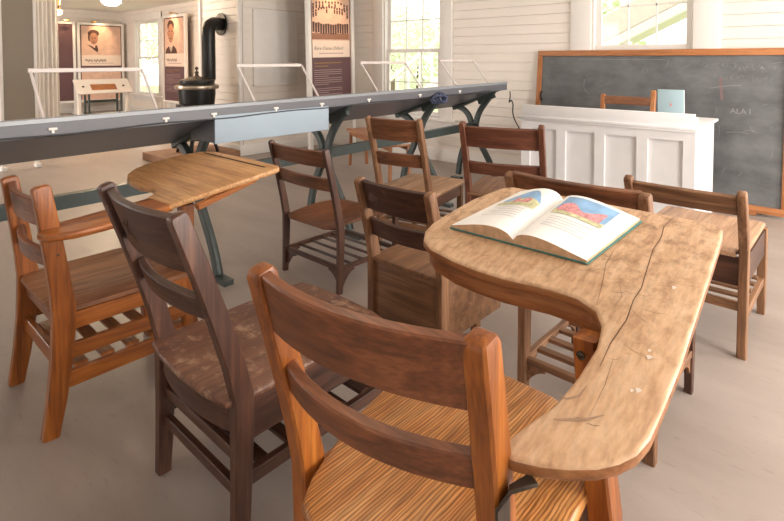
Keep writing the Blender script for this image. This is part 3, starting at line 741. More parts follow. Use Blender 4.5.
# ------------------------------------------------------------------ open book on the tablet
bk_o = Vector((-.629, 1.13, f4(0, 1.13-CY4)))
ang = math.atan(.25)
book = thing('open_book', tuple(bk_o+Vector((0, 0, .001))), 'open picture book with colour illustrations lying on the worn foreground tablet', 'book', rot=(ang, 0, 0))
def book_half(k):
    # k=-1 left, 1 right; local x across, y along the spine; arched page block
    far = .30; 
    nx, ny = 14, 4
    W = .180 if k > 0 else .185
    def skew(x, y): return (x + y*(.10 + (.09 if k > 0 else .22)*abs(x)/W), y*(1-(.06 if k > 0 else -.05)*abs(x)/W))
    def h(t): return .004+.030*math.sin(PI*min(1, .10+t*.92)**.75)*(1-.25*t) if t < 1 else .006
    top = []; bot = []
    for j in range(ny+1):
        for i in range(nx+1):
            t = i/nx; x, y = skew(k*W*t, far*.78*j/ny)
            zt = .006+.026*math.sin(PI*(t**.62))*(1-.15*t)+.004*(1-t)+.004
            top.append((x, y, zt)); bot.append((x, y, .004))
    mb = MB(); N = len(top); vs = top+bot; fs = []; fe = []
    for j in range(ny):
        for i in range(nx):
            a = j*(nx+1)+i; q = (a, a+1, a+nx+2, a+nx+1); fs.append(q if k > 0 else q[::-1])
            q2 = tuple(v+N for v in q[::-1]); fe.append(q2 if k > 0 else q2[::-1])
    for i in range(nx):
        a = i; fe.append((a, a+N, a+N+1, a+1)); a = ny*(nx+1)+i; fe.append((a, a+1, a+N+1, a+N))
    for j in range(ny):
        for a in (j*(nx+1), j*(nx+1)+nx): fe.append((a, a+nx+1, a+nx+1+N, a+N))
    mb.mat(0)._add(vs, fs); o = len(mb.v)-len(vs)
    mb.mat(1)
    for f in fe: mb.f.append([o+i for i in f]); mb.mi.append(1)
    pg = mb.build('page_block', [PAPER, PAGEEDGE], book, ang=40)
    cv = MB(); oc = []
    for (x, y) in ((0, -.003), (k*(W+.003), -.003), (k*(W+.004), far*.78+.003), (0, far*.78+.003)):
        oc.append(skew(x, y))
    cv.prism(oc, lambda x, y: .004, .0035, .0012).build('cover', TEAL, book)
    def surf(t, v, dz=.0008):
        x, y = skew(k*W*t, far*.78*v); return (x, y, .006+.026*math.sin(PI*(t**.62))*(1-.15*t)+.004*(1-t)+.004+dz)
    def patch(name, mat, t0, t1, v0, v1, edge=None, n=10, dz=.0008):
        m = MB(); pts = []
        for i in range(n+1):
            t = t0+(t1-t0)*i/n; vv1 = v1 if edge is None else edge(i/n)
            pts.append((surf(t, v0, dz), surf(t, vv1, dz)))
        for i in range(n):
            q = [pts[i][0], pts[i+1][0], pts[i+1][1], pts[i][1]]; m.poly(q if k > 0 else q[::-1])
        m.build(name, mat, pg)
    if k < 0:
        patch('illustration_sky', ILLSKY, .12, .84, .62, .9, lambda u: .62+.31*math.sin(PI*(u*.9+.05)))
        patch('illustration_field', ILLGREEN, .12, .86, .52, .72, lambda u: .66+.06*math.sin(5*u), dz=.0014)
        patch('illustration_flowers', ILLPINK, .3, .62, .60, .72, lambda u: .68+.05*math.sin(9*u), dz=.0019)
    else:
        patch('illustration_sky', ILLSKY, .14, .80, .60, .95)
        patch('illustration_field', ILLGREEN, .14, .80, .54, .66, lambda u: .64+.04*math.sin(6*u), dz=.0014)
        patch('illustration_flowers', ILLPINK, .18, .74, .60, .76, lambda u: .74+.06*math.sin(8*u), dz=.0019)
    tl = MB()
    for r in range(5):
        v = .46-.05*r; t1 = .78 if r % 2 == 0 else .66
        n = 8
        for i in range(n):
            a, b = .2+(t1-.2)*i/n, .2+(t1-.2)*(i+1)/n
            q = [surf(a, v), surf(b, v), surf(b, v+.008), surf(a, v+.008)]; tl.poly(q if k > 0 else q[::-1])
    tl.build('text_lines', INK, pg)
for k in (-1, 1): book_half(k)

# ------------------------------------------------------------------ long grey exhibit table
TY0, TY1 = -1.3, 4.42
tbl = thing('exhibit_table', (-2.85, 0, 0), 'long dark grey sloped exhibit table on curved iron legs crossing the room', 'table')
up = lambda y: .010*(y-1.5)
L = lambda x: x+2.85
def ext(poly, y0, y1, name, mat, parent=tbl, bevel=.002):
    m = MB(); n = len(poly)
    vs = [(L(x), y0, zz+up(y0)) for x, zz in poly]+[(L(x), y1, zz+up(y1)) for x, zz in poly]
    fs = [tuple(range(n))[::-1], tuple(range(n, 2*n))]+[(i, (i+1) % n, n+(i+1) % n, n+i) for i in range(n)]
    m._add(vs, fs); bmm = m.build(name, mat, parent)
    bm = bmesh.new(); bm.from_mesh(bmm.data); bmesh.ops.recalc_face_normals(bm, faces=bm.faces); bm.to_mesh(bmm.data); bm.free()
    return bmm
ext([(-2.545, .887), (-2.545, .943), (-2.549, .947), (-2.60, .947), (-2.60, .887)], TY0, TY1, 'front_lip', GREY)
ext([(-2.547, .943), (-2.549, .962), (-2.556, .966), (-2.61, .962), (-2.61, .943)], TY0, TY1+.015, 'edge_strip', GREYTOP)
ext([(-2.60, .942), (-2.585, .93), (-2.585, .885), (-3.10, .700), (-3.12, .715), (-3.12, .755)], TY0, TY1-.01, 'sloped_top', GREY)
ext([(-2.825, .495), (-2.825, .562), (-2.875, .562), (-2.875, .495)], TY0+.1, TY1-.1, 'long_stretcher', IRON)
def bez(p, n=10):
    out = []
    for i in range(n+1):
        t = i/n; k = len(p)-1; q = Vector((0, 0))
        for j, a in enumerate(p):
            q += Vector(a)*math.comb(k, j)*t**j*(1-t)**(k-j)
        out.append(q)
    return out
for ly in (-.9, .35, 1.45, 2.43, 3.46, 4.32):
    u0 = up(ly)
    lg = MB()
    for pts in ([(-2.62, .895), (-2.70, .76), (-2.82, .70), (-2.83, .50)], [(-2.825, .53), (-2.82, .34), (-2.68, .30), (-2.60, .03)],
                [(-3.06, .71), (-2.96, .70), (-2.875, .64), (-2.875, .50)], [(-2.875, .53), (-2.88, .38), (-3.0, .38), (-3.03, .03)]):
        P = [(L(x), ly, zz+u0) for x, zz in bez(pts)]
        lg.sweep(P, .038, .05, (0, 1, 0), .25)
    lg.sweep([(L(-2.60), ly, .895+u0), (L(-3.09), ly, .69+u0)], .05, .045, (0, 1, 0), .2)
    lg.sweep([(L(-2.625), ly, .85+u0), (L(-2.80), ly, .775+u0)], .03, .07, (0, 1, 0), .2)
    lg.box((L(-2.56), ly, .014), (.14, .055, .028)); lg.box((L(-3.05), ly, .014), (.11, .055, .028))
    lg.build('cast_iron_leg', IRON, tbl, ang=45)
for y0, y1 in ((.668, 1.175), (1.755, 2.25), (2.82, 3.34), (3.83, 4.36)):
    fr = MB(); u0 = up(y0)+.002; zt = 1.157+.3*u0+.01*(y0-1)
    fr.sweep([(L(-2.80), y0*.966, zt), (L(-2.80), y1*.966, zt)], .02, .016, (0, 0, 1), .3)
    for yy in (y0, y1):
        fr.sweep([(L(-2.80), yy*.966+.008, zt), (L(-2.615), yy*.966+.012, .94+u0)], .011, .010, (0, 1, 0), .3)
    fr.build('light_bar_frame', BARW, tbl)
for yy in (.668, 1.149, 1.403, 1.793, 2.138, 2.557, 3.11, 3.639):
    MB().box((L(-2.541), yy, .918+up(yy)), (.010, .034, .011)).box((L(-2.541), yy, .906+up(yy)), (.009, .012, .014)).build('lip_clip', WHITEP, tbl, bevel=.003)
cb = MB(); cb.tube([(L(-2.540), TY0+.02+i*.2, .893+up(TY0+i*.2)+.004*math.sin(i*1.7)) for i in range(int((TY1-TY0)/.2))], .004, 6)
cb.build('lip_cable', CORD, tbl)

# pale box hung under the table edge
pb = thing('hanging_cover_box', (-2.68, 1.80, .76), 'pale blue-grey rectangular box mounted under the front edge of the grey table', 'box')
bm_ = MB(); bm_.box((.135, 0, .072), (.012, .785, .150)).build('front_board', BLUEBOX, pb, bevel=.002)
MB().box((0, -.385, .075), (.258, .012, .15)).build('end_board', GREY, pb, bevel=.002)
MB().box((0, .385, .06), (.258, .012, .12)).build('end_board', GREY, pb, bevel=.002)
MB().box((0, 0, .004), (.26, .76, .008)).build('bottom_board', GREY, pb)
text_mesh('SN', .05, TEXTL, pb, face_mtx((-.03, -.3917, .10), (1, 0, 0), (0, 0, 1)), 'stencil_letters')

# cable, bundle
cd = [(-2.50, 4.395, .905), (-2.498, 4.40, .86), (-2.515, 4.41, .80), (-2.50, 4.42, .82), (-2.485, 4.43, .78), (-2.51, 4.47, .70), (-2.50, 4.50, .62), (-2.46, 4.54, .5), (-2.44, 4.56, .3), (-2.42, 4.58, .1), (-2.40, 4.60, .008), (-2.2, 4.7, .006), (-2.1, 4.85, .006)]
def smooth(pts, n=5):
    P = [Vector(p) for p in pts]; out = []
    for i in range(len(P)-1):
        p0, p1, p2, p3 = P[max(i-1, 0)], P[i], P[i+1], P[min(i+2, len(P)-1)]
        for k in range(n):
            t = k/n; out.append(.5*((2*p1)+(-p0+p2)*t+(2*p0-5*p1+4*p2-p3)*t*t+(-p0+3*p1-3*p2+p3)*t**3))
    out.append(P[-1]); return out
tag(MB().tube(smooth(cd), .0055, 6).build('power_cord', CORD), 'thin black cord dangling from the far end of the grey table', 'cord')
bun = MB()
for i in range(5):
    P = []
    for j in range(17):
        a = 2*PI*j/16; P.append((-2.52+.022*math.sin(a+i)+.004*i, 3.30+.075*math.cos(a)*(1-.06*i)+.012*i, .89+.028*math.sin(a)*(1+.1*i)+.003*i))
    bun.tube(P, .009, 6)
tag(bun.build('cable_bundle', NAVY), 'coiled dark blue cable bundle strapped under the grey table edge', 'cable')

# ------------------------------------------------------------------ white desk
dk = thing('panelled_desk', (-1.465, 4.20, 0), 'white painted panelled teacher desk with raised front ledge', 'desk', yaw=.04)
DW, DD, DH = 1.235, .70, .757
def pl_face(mb, u0, u1, z0, z1, cols, d, place, st=.072):
    """frame-and-panel face: stiles and rails proud of recessed panels"""
    place(mb, u0, u1, z0, z1, d+.022, d+.032)
    rail_t, rail_b = .075, .10
    place(mb, u0, u1, z1-rail_t, z1, d, d+.024); place(mb, u0, u1, z0, z0+rail_b, d, d+.024)
    for i in range(cols+1):
        q = u0+st/2+(u1-u0-st)*i/cols
        place(mb, q-st/2, q+st/2, z0+rail_b, z1-rail_t, d, d+.024)
def pf(mb, u0, u1, z0, z1, d0, d1): mb.box(((u0+u1)/2, -DD/2+(d0+d1)/2, (z0+z1)/2), (u1-u0, d1-d0, z1-z0))
def ps(k):
    def f(mb, u0, u1, z0, z1, d0, d1): mb.box((k*(DW/2-(d0+d1)/2), (u0+u1)/2, (z0+z1)/2), (d1-d0, u1-u0, z1-z0))
    return f
m = MB(); pl_face(m, -DW/2, DW/2, .0, DH-.022, 4, 0, pf); m.build('front_panelling', DESKW, dk)
for k in (-1, 1):
    m = MB(); pl_face(m, -DD/2+.031, DD/2, .0, DH-.022, 1, 0, ps(k), .1); m.build('side_panelling', DESKW, dk)
MB().box((0, .0, DH-.010), (DW+.05, DD+.05, .022)).build('desk_top', DESKW, dk, bevel=.006)
m = MB(); m.box((0, -DD/2+.012, DH+.043), (DW-.01, .03, .086)); m.box((DW/2-.012, -DD/2+.05, DH+.03), (.024, .08, .06))
m.build('raised_ledge', DESKW, dk, bevel=.004)
m = MB(); m.box((0, -DD/2-.006, DH-.028), (DW+.02, .016, .018)); m.build('cornice_moulding', DESKW, dk, bevel=.004)

# light blue book standing on the desk
bb_ = thing('standing_book', (-1.07, 4.22, DH+.0025), 'pale blue thin book propped upright on the white desk beside the chair back', 'book', yaw=.03, rot=(.10, 0, .03))
BHt = .225
MB().box((0, 0, BHt/2), (.175, .012, BHt)).build('cover', BLUECARD, bb_, bevel=.001)
MB().box((0.002, 0.001, BHt/2), (.172, .008, BHt-.006)).build('page_block', PAPER, bb_)
em = MB(); em.poly([(.008*math.cos(a), -.0068, .115+.012*math.sin(a)) for a in [2*PI*i/14 for i in range(14)]]); em.build('cover_emblem', ILLPINK, bb_)

# ------------------------------------------------------------------ chalkboard
BL, BR_, BH = -2.50, -.42, 1.275
lean = math.atan2(.115, BH)
cbd = thing('chalkboard', ((BL+BR_)/2, 4.855, .022), 'large dark slate chalkboard in a wooden frame leaning against the back wall', 'chalkboard', rot=(-lean, 0, 0))
CWd = BR_-BL; fw = .055
MB().box((0, .012, BH/2), (CWd-.06, .014, BH-.06)).build('slate', SLATE, cbd)
for nm, cc, dd, ax in (('frame_rail', (0, 0, BH-fw/2), (CWd, .03, fw), 'x'), ('frame_rail', (0, 0, fw/2), (CWd, .03, fw), 'x'), ('frame_stile', (-CWd/2+fw*.42, 0, BH/2), (fw*.84, .028, BH-2*fw), 'z'), ('frame_stile', (CWd/2-fw*.42, 0, BH/2), (fw*.84, .028, BH-2*fw), 'z')):
    MB().box(cc, dd).build(nm, wood(FRAME, ax, 4.4), cbd, bevel=.004)
for xx in (-.8, .8): MB().box((xx, .0, -.008), (.08, .03, .022)).build('foot_block', wood(FRAME, 'x', 4.4), cbd)
hk = MB().tube(smooth([(-CWd/2+.062, -.004, .86), (-CWd/2+.058, -.022, .85), (-CWd/2+.06, -.024, .80), (-CWd/2+.068, -.02, .775), (-CWd/2+.075, -.018, .80)]), .006, 6).build('hook', BLACK, cbd)
tx = lambda s, x, zz, size, mat=CHALK, sh=0: text_mesh(s, size, mat, cbd, face_mtx((x, .0042, zz), (1, 0, 0), (0, 0, 1)), 'chalk_writing', .0003, sh)
tx('ALA I', CWd/2-.40, .755, .06)
tx('A', CWd/2-.215, 1.11, .04)
st_ = MB(); rr = random.Random(5)
def stroke(mb, x0, z0, x1, z1, w=.004, bend=.02, n=6):
    P = []
    for i in range(n+1):
        t = i/n; P.append(Vector((x0+(x1-x0)*t+bend*math.sin(PI*t), z0+(z1-z0)*t+bend*.5*math.sin(PI*t))))
    for i in range(n):
        d = (P[i+1]-P[i]).normalized(); q = Vector((-d.y, d.x))*w/2
        a = [P[i]+q, P[i]-q, P[i+1]-q, P[i+1]+q]; mb.poly([(v.x, .0044, v.y) for v in a])
for i in range(26):
    x = CWd/2-.62+.022*i; zz = 1.12-.0012*i+rr.uniform(-.012, .03); stroke(st_, x, zz, x+rr.uniform(-.02, .03), zz+rr.uniform(.01, .035), .0018, rr.uniform(-.02, .02))
    stroke(st_, x+.1, zz-.09, x+.1+rr.uniform(-.02, .03), zz-.09+rr.uniform(.01, .03), .0014, rr.uniform(-.015, .015))
for i in range(46):
    x = rr.uniform(-CWd/2+.1, CWd/2-.1); zz = rr.uniform(.12, 1.16); l = rr.uniform(.02, .09); a = rr.uniform(0, PI)
    stroke(st_, x, zz, x+l*math.cos(a), zz+l*math.sin(a), rr.uniform(.0012, .0028), rr.uniform(-.02, .02))
stroke(st_, CWd/2-.55, .95, CWd/2-.33, .98, .004); stroke(st_, CWd/2-.42, .60, CWd/2-.27, .60, .003); stroke(st_, -.55, 1.0, -.50, .86, .004, -.03); stroke(st_, -.62, 1.19, .15, 1.185, .003, 0)
tag(st_.build('chalk_strokes', CHALK, cbd), kind='stuff')
pk = MB(); stroke(pk, CWd/2-.475, 1.04, CWd/2-.46, .86, .022, 0); pk.build('pink_chalk_stroke', CHALKPINK, cbd)

# ------------------------------------------------------------------ exhibit panels
def scrawl(cap, w, y, z, hgt):
    m = MB(); P = []
    for i in range(40):
        t = i/39; P.append(Vector((-w*.38+w*.5*t, z+hgt*(.13*math.sin(i*2.1)+.05*math.sin(i*.9)))))
    for i in range(39):
        if i in (9, 14, 15, 24): continue
        d = (P[i+1]-P[i]).normalized(); q = Vector((-d.y, d.x))*.006
        m.poly([(v.x, y-.0022, v.y) for v in (P[i]+q, P[i]-q, P[i+1]-q, P[i+1]+q)])
    tag(m.build('handwritten_caption', TEXTG, cap), kind='stuff')
    return lambda *a: None
def info_panel(name, loc, rot, w, h, z0, label, photo_h, cap_h, kind, title, sub=True, frame=True):
    """upright panel: local x = right, front faces -y"""
    r = thing(name, loc, label, 'display panel', rot=rot)
    fwid = .05
    for k in (-1, 1):
        MB().box((k*(w/2+fwid/2), 0, h/2), (fwid, .06, h)).build('frame_post', WHITEP, r, bevel=.004)
        MB().box((k*(w/2+fwid/2), 0, .012), (.09, .18, .024)).build('foot', WHITEP, r, bevel=.004)
    MB().box((0, 0, h-fwid/2), (w, .05, fwid)).build('frame_rail', WHITEP, r, bevel=.004)
    MB().box((0, 0, z0-fwid/2), (w, .05, fwid)).build('frame_rail', WHITEP, r, bevel=.004)
    bd = MB().box((0, .006, (z0+h-fwid)/2), (w, .016, h-fwid-z0)).build('printed_board', MAROON, r)
    top = h-fwid-.02; y = -.004
    if photo_h:
        b = .025; p = MB(); p.box((b*.3, y, top-photo_h/2), (w-2*b, .003, photo_h)); ph = p.build('photograph', SEPIA, r)
        def ell(nm, mat, cx, cz, rx, rz, d, n=26, f=None):
            m = MB(); m.poly([((cx+rx*math.cos(a)*(1 if not f else f(a)))*w, y-.0016-d, top-photo_h+(cz+rz*math.sin(a))*photo_h) for a in [2*PI*i/n for i in range(n)]]); return m.build(nm, mat, ph)
        def shp(nm, mat, pts, d):
            m = MB(); m.poly([(x*w, y-.0016-d, top-photo_h+zz*photo_h) for x, zz in pts]); return m.build(nm, mat, ph)
        if kind == 'woman':
            shp('shoulders', SEPIA, [(-.47, .0), (.02, .0), (.0, .16), (-.06, .30), (-.14, .36), (-.30, .33), (-.42, .22)], .0004)
            shp('collar', SEPIADARK, [(-.33, .36), (-.24, .26), (-.14, .14), (-.09, .10), (-.07, .18), (-.10, .34), (-.14, .33), (-.15, .24), (-.24, .32)], .0008)
            ell('hair', SEPIADARK, -.18, .74, .135, .13, .0012); ell('hair', SEPIADARK, -.275, .60, .035, .13, .0012)
            ell('face', SEPIASKIN, -.175, .57, .10, .20, .0018)
            ell('brow_shadow', SEPIADARK, -.215, .59, .022, .016, .0024); ell('brow_shadow', SEPIADARK, -.145, .59, .022, .016, .0024)
            ell('mouth', SEPIADARK, -.18, .45, .034, .015, .0024); ell('nose', SEPIAMID, -.18, .52, .016, .03, .0023)
        elif kind == 'man':
            shp('shoulders', SEPIADARK, [(-.44, .0), (.14, .0), (.10, .12), (-.02, .22), (-.25, .22), (-.38, .14)], .0006)
            shp('shirt_front', CAPTION, [(-.24, .22), (-.08, .22), (-.14, .04), (-.18, .04)], .001); shp('neck_tie', SEPIADARK, [(-.18, .2), (-.14, .2), (-.145, .04), (-.175, .04)], .0014)
            ell('hair', SEPIADARK, -.16, .80, .16, .16, .001); ell('face', SEPIASKIN, -.16, .58, .135, .27, .0016)
            ell('brow_shadow', SEPIADARK, -.22, .64, .034, .016, .0022); ell('brow_shadow', SEPIADARK, -.10, .64, .034, .016, .0022)
            ell('nose', SEPIAMID, -.16, .54, .024, .045, .0022); ell('mouth', SEPIADARK, -.16, .43, .05, .014, .0022)
            ell('ear', SEPIAMID, -.30, .58, .02, .05, .0012); ell('ear', SEPIAMID, -.02, .58, .02, .05, .0012)
        elif kind == 'group':
            gd = MB(); rg = random.Random(11)
            for row, (zc, n, am) in enumerate(((.70, 12, .06), (.60, 14, .08), (.22, 15, .03))):
                for i in range(n):
                    u = -.42+.84*i/(n-1); zz = zc-am*((u/.42)**2)*(1 if row < 2 else -.8)+rg.uniform(-.012, .012)
                    rx = .022
                    gd.poly([((u+rx*math.cos(a))*w, y-.002, top-photo_h+(zz+.026*math.sin(a))*photo_h) for a in [2*PI*j/10 for j in range(10)]])
                    if row < 2:
                        if rg.random() < .6: gd.poly([((u+dx)*w, y-.0019, top-photo_h+(zz+dz)*photo_h) for dx, dz in ((-.022, -.03), (.022, -.03), (.016, -.10), (-.016, -.10))])
                    else:
                        gd.poly([((u+dx)*w, y-.0019, top-photo_h+(zz+dz)*photo_h) for dx, dz in ((-.026, .08), (.026, .08), (.022, -.10), (-.022, -.10))])
            tag(gd.build('group_figures', SEPIADARK, ph), kind='stuff')
            ft = MB(); ft.poly([(dx*w, y-.0017, top-photo_h+dz*photo_h) for dx, dz in ((-.46, .02), (.46, .02), (.46, .13), (-.46, .13))]); ft.build('foreground_ground', SEPIAMID, ph)
        ct = top-photo_h
        cap = MB().box((b*.3, y, ct-cap_h/2), (w-2*b, .003, cap_h)).build('caption_strip', CAPTION, r)
        n = max(1, len(title))
        (scrawl(cap, w, y, ct-cap_h*.5, cap_h) if len(title) < 14 else text_mesh)(title, min(cap_h*.5, (w*.85)/(n*.5)), TEXTG, cap, face_mtx((-w*.42, y-.003, ct-cap_h*.55), (1, 0, 0), (0, 0, 1)), 'caption_lettering', .0004, .25)
        ln = MB(); ln.box((.0, y-.0018, ct-cap_h*.76), (w*.6, .001, cap_h*.05)); ln.build('caption_line', TEXTL, cap)
        if sub:
            zz = ct-cap_h-.07
            m = MB(); m.box((-.08*w, y+.0005, zz), (w*.66, .002, .012)); m.box((-.24*w, y+.0005, zz-.04), (w*.32, .002, .012)); m.build('heading_lines', TEXTY, r)
            m = MB(); zz -= .09; rg = random.Random(len(title))
            for i in range(14):
                if zz-.02*i < z0+.05: break
                if i == 8: continue
                wd = w*.68*(1 if i % 4 != 3 else .5); m.box((-w*.42+wd/2, y+.0005, zz-.026*i), (wd, .002, .007))
            m.build('body_text_lines', TEXTL, r)
    return r
def pic_lamp(parent, x, z, name='picture_lamp'):
    m = MB(); m.tube([(x, .0, z), (x, -.10, z+.03), (x, -.16, z+.02)], .008, 6); m.tube([(x-.05, -.16, z+.015), (x+.05, -.16, z+.015)], .016, 8)
    o = m.build(name, BRASS, parent)
    return o

pd_ = info_panel('info_panel', (-5.13, 4.50, 0), (0, -.02, PI/2), .68, 2.22, .62, 'tall maroon panel with a group photograph left of the tall window', .70, .215, 'group', 'Rare Ossian Dillard')
pbx = info_panel('info_panel', (-13.05, 4.43, 0), (0, 0, PI/2), .88, 2.04, .30, 'wide framed portrait panel of a smiling person on the far wall behind the lectern', .66, .24, 'woman', 'Mary F. Hill', sub=False)
bl = MB().box((0, -.006, .63), (.83, .004, .66)).build('pale_lower_print', SEPIA, pbx)
pa = info_panel('info_panel', (-13.05, 3.70, 0), (0, 0, PI/2), .30, 2.04, .30, 'narrow plain maroon panel beside the portrait panel on the far wall', 0, 0, None, '')
pc = info_panel('info_panel', (-10.27, 4.84, 0), (0, 0, 0), .90, 2.10, .38, 'portrait panel of a person in a suit and tie left of the black stove', .70, .26, 'man', 'Grandison', sub=True)
for p, x, zz in ((pd_, 0, 2.22), (pbx, -.2, 2.04), (pa, 0, 2.04), (pc, .2, 2.10)): pic_lamp(p, x, zz)
pe = thing('divider_panel', (-6.9, 1.50, 0), 'tall taupe divider panel with pale edge posts at the left edge', 'divider', yaw=PI/2+.0)
MB().box((0, .004, 1.20), (.30, .02, 2.1)).build('board', GREYPANEL, pe)
for k in (-1, 1):
    MB().box((k*.158, 0, 1.15), (.03, .05, 2.2)).build('edge_post', WHITEP, pe, bevel=.003)
    MB().box((k*.158, 0, .02), (.05, .12, .04)).build('foot', WHITEP, pe, bevel=.003)

# blank white board on the flue closet side
wb = MB().box((CX1+.0185, 4.075, 1.355), (.035, .68, .98)).build('blank_board', WHITEP, bevel=.006)
tag(wb, 'blank cream board mounted on the siding between stove and tall panel', 'board')

# lectern display
lc = thing('slanted_lectern', (-11.0, 3.76, 0), 'white slanted reading lectern on dark legs in front of the portrait panel', 'lectern', yaw=PI/2)
tl = math.radians(42); R = Matrix.Rotation(tl, 3, 'X')
m = MB()
for cx, cy, sx, sy in ((0, .125, .98, .13), (0, -.15, .98, .08), (-.36, -.02, .26, .18), (.36, -.02, .26, .18)):
    m.box(R @ Vector((cx, cy, 0))+Vector((0, 0, .69)), (sx, sy, .025), R)
m.build('slanted_top', WHITEP, lc)
m = MB(); m.box(R @ Vector((0, -.02, -.008))+Vector((0, 0, .69)), (.47, .18, .008), R); m.build('inset_window', wood(BENCH, 'x', 1.), lc)
for k in (-1, 1):
    m = MB(); cc = R @ Vector((k*.36, -.01, .0135))+Vector((0, 0, .69)); n = R @ Vector((0, 0, 1)); m.tube([cc, cc+n*.004], .022, 12); m.build('knob', BLACK, lc)
    MB().bar((k*.29, .12, 0), (k*.29, .12, .76), .035, .035).build('leg', IRON, lc); MB().bar((k*.29, -.10, 0), (k*.29, -.10, .58), .035, .035).build('leg', IRON, lc)
    MB().bar((k*.43, 0, 0), (k*.43, 0, .67), .06, .06).build('side_post', WHITEP, lc)
MB().box((0, .12, .40), (.58, .03, .05)).build('cross_rail', IRON, lc)

# curtain on a rod
cu = thing('pleated_curtain', (-8.0, 2.02, 0), 'white pleated curtain hanging from a rod beside the taupe divider panel', 'curtain')
vs = []; n = 72
for lay, th in ((0, 0.), (1, .006)):
    for zz in (.04, .7, 1.4, 2.0):
        for i in range(n+1):
            t = i/n; yy = -.17+.34*t; xx = .035*math.sin(t*2*PI*7)+.012*math.sin(t*31+zz*2); vs.append((xx-th, yy, zz))
fs = []; N = 4*(n+1)
for j in range(3):
    for i in range(n):
        a = j*(n+1)+i; fs.append((a, a+1, a+n+2, a+n+1)); fs.append((a+N, a+N+n+1, a+N+n+2, a+N+1))
mb = MB(); mb._add(vs, fs); mb.build('drape', CLOTH, cu, ang=80)
MB().tube([(0, -.75, 2.03), (0, .22, 2.03)], .014, 10).lathe([(.0, -.02), (.02, -.012), (.024, 0), (.02, .012), (.0, .02)], (0, .23, 2.03), 12).build('rod', BRASS, cu)
for i in range(6): MB().lathe([(.02, -.004), (.024, 0), (.02, .004)], (0, -.15+.06*i, 2.03), 12).build('ring', BRASS, cu)
MB().tube([(0, -.70, 2.03), (0, -.70, ZC)], .01, 8).build('rod_hanger', BRASS, cu); MB().tube([(0, .21, 2.03), (0, .21, ZC)], .01, 8).build('rod_hanger', BRASS, cu)

# lamps
gl = thing('globe_ceiling_lamp', (-8.2, 2.93, -.06), 'white glass schoolhouse globe lamp hanging at the far ceiling', 'lamp')
MB().lathe([(.04, 2.05), (.09, 2.065), (.125, 2.10), (.13, 2.14), (.115, 2.19), (.085, 2.22), (.07, 2.23)], n=32).build('globe', GLOBEFAR, gl)
MB().lathe([(.075, 2.225), (.08, 2.25), (.05, 2.28), (.02, 2.29), (.02, 2.32), (.07, 2.325), (.07, ZC)]).build('fitter', BRASS, gl)
sl = thing('spot_lamp', (-8.3, 2.28, 0), 'small warm spot lamp glowing at the top of the pleated curtain', 'lamp')
MB().tube([(0, 0, ZC), (0, 0, 2.12)], .01, 8).build('stem', BRASS, sl)
MB().tube([(-.03, 0, 1.93), (.0, 0, 1.88), (.03, 0, 1.83)], [.03, .045, .02], 12).tube([(0, 0, 2.13), (0, 0, 2.05), (-.01, 0, 1.96)], [.01, .03, .032], 12).build('shade', BRASS, sl)
MB().lathe([(.01, -.04), (.035, -.028), (.046, 0), (.035, .028), (.01, .04)], (.02, 0, 1.86), 14).build('bulb', BULB, sl)

# ------------------------------------------------------------------ stove
SX, SY = -5.99, 3.09
hz_ = MB().box((-6.08, 3.06, .045), (.78, .86, .09)).build('hearth_slab', BRICK, bevel=.006); tag(hz_, 'low brown hearth slab under the black stove', 'hearth')
so = thing('pot_belly_stove', (SX, SY, .091), 'black cast-iron stove with nickel trim and black flue pipe', 'stove')
zb = .091
MB().lathe([(.16, .15), (.20, .17), (.215, .25), (.20, .36), (.19, .45), (.20, .55), (.215, .70), (.215, .76)], n=36).build('body', BLACK, so)
MB().lathe([(.215, .755), (.25, .765), (.255, .785), (.25, .805), (.21, .815)], n=36).build('nickel_band', NICKEL, so)
MB().lathe([(.215, .81), (.20, .84), (.20, .862)], n=36).build('collar', BLACK, so)
MB().lathe([(.205, .86), (.20, .872), (.11, .895), (.06, .908)], n=36).build('lid', LIDM, so)
MB().lathe([(.04, .906), (.026, .92), (.014, .935), (.022, .95), (.024, .962), (.010, .975), (.009, .99), (.022, 1.005), (.018, 1.02), (.004, 1.03)], n=18).build('finial', LIDM, so)
MB().box((.0, -.20, .50), (.18, .05, .18)).build('door', BLACK, so, bevel=.01)
for k in range(4):
    a = PI/4+k*PI/2; MB().sweep([(.17*math.cos(a), .17*math.sin(a), .20), (.21*math.cos(a), .21*math.sin(a), .10), (.24*math.cos(a), .24*math.sin(a), 0)], .04, .03, (-math.sin(a), math.cos(a), 0)).build('leg', BLACK, so)
px, py, pz = -6.085-SX, 3.30-SY, 1.66-zb
path = [(px+.08, py-.14, .76), (px+.03, py-.06, .80), (px, py, .88), (px, py, 1.1), (px, py, pz-.17), (px, py, pz-.09), (px-.01, py+.03, pz-.03), (px-.035, py+.09, pz), (px-.12, CY-SY-.016, pz)]
MB().tube(path, .082, 20).build('flue_pipe', BLACK, so, ang=50)
MB().tube([(px-.12, CY-SY-.028, pz), (px-.12, CY-SY-.014, pz)], .145, 24).build('flue_collar', BLACK, so)

# low bench behind the table
bn = thing('low_bench', (-3.78, 3.92, 0), 'low warm brown wooden bench standing behind the long grey table', 'bench', yaw=-.44)
MB().box((0, 0, .405), (1.30, .26, .022)).build('seat', wood(BENCH, 'x', 2.), bn, bevel=.006)
for sx in (-1, 1):
    for sy in (-1, 1): MB().bar((sx*.60, sy*.10, 0), (sx*.59, sy*.09, .395), .03, .03).build('leg', wood(BENCH, 'z', 2.), bn)
MB().box((0, .09, .37), (1.18, .018, .045)).build('seat_rail', wood(BENCH, 'x', 2.), bn); MB().box((0, -.09, .37), (1.18, .018, .045)).build('seat_rail', wood(BENCH, 'x', 2.), bn)

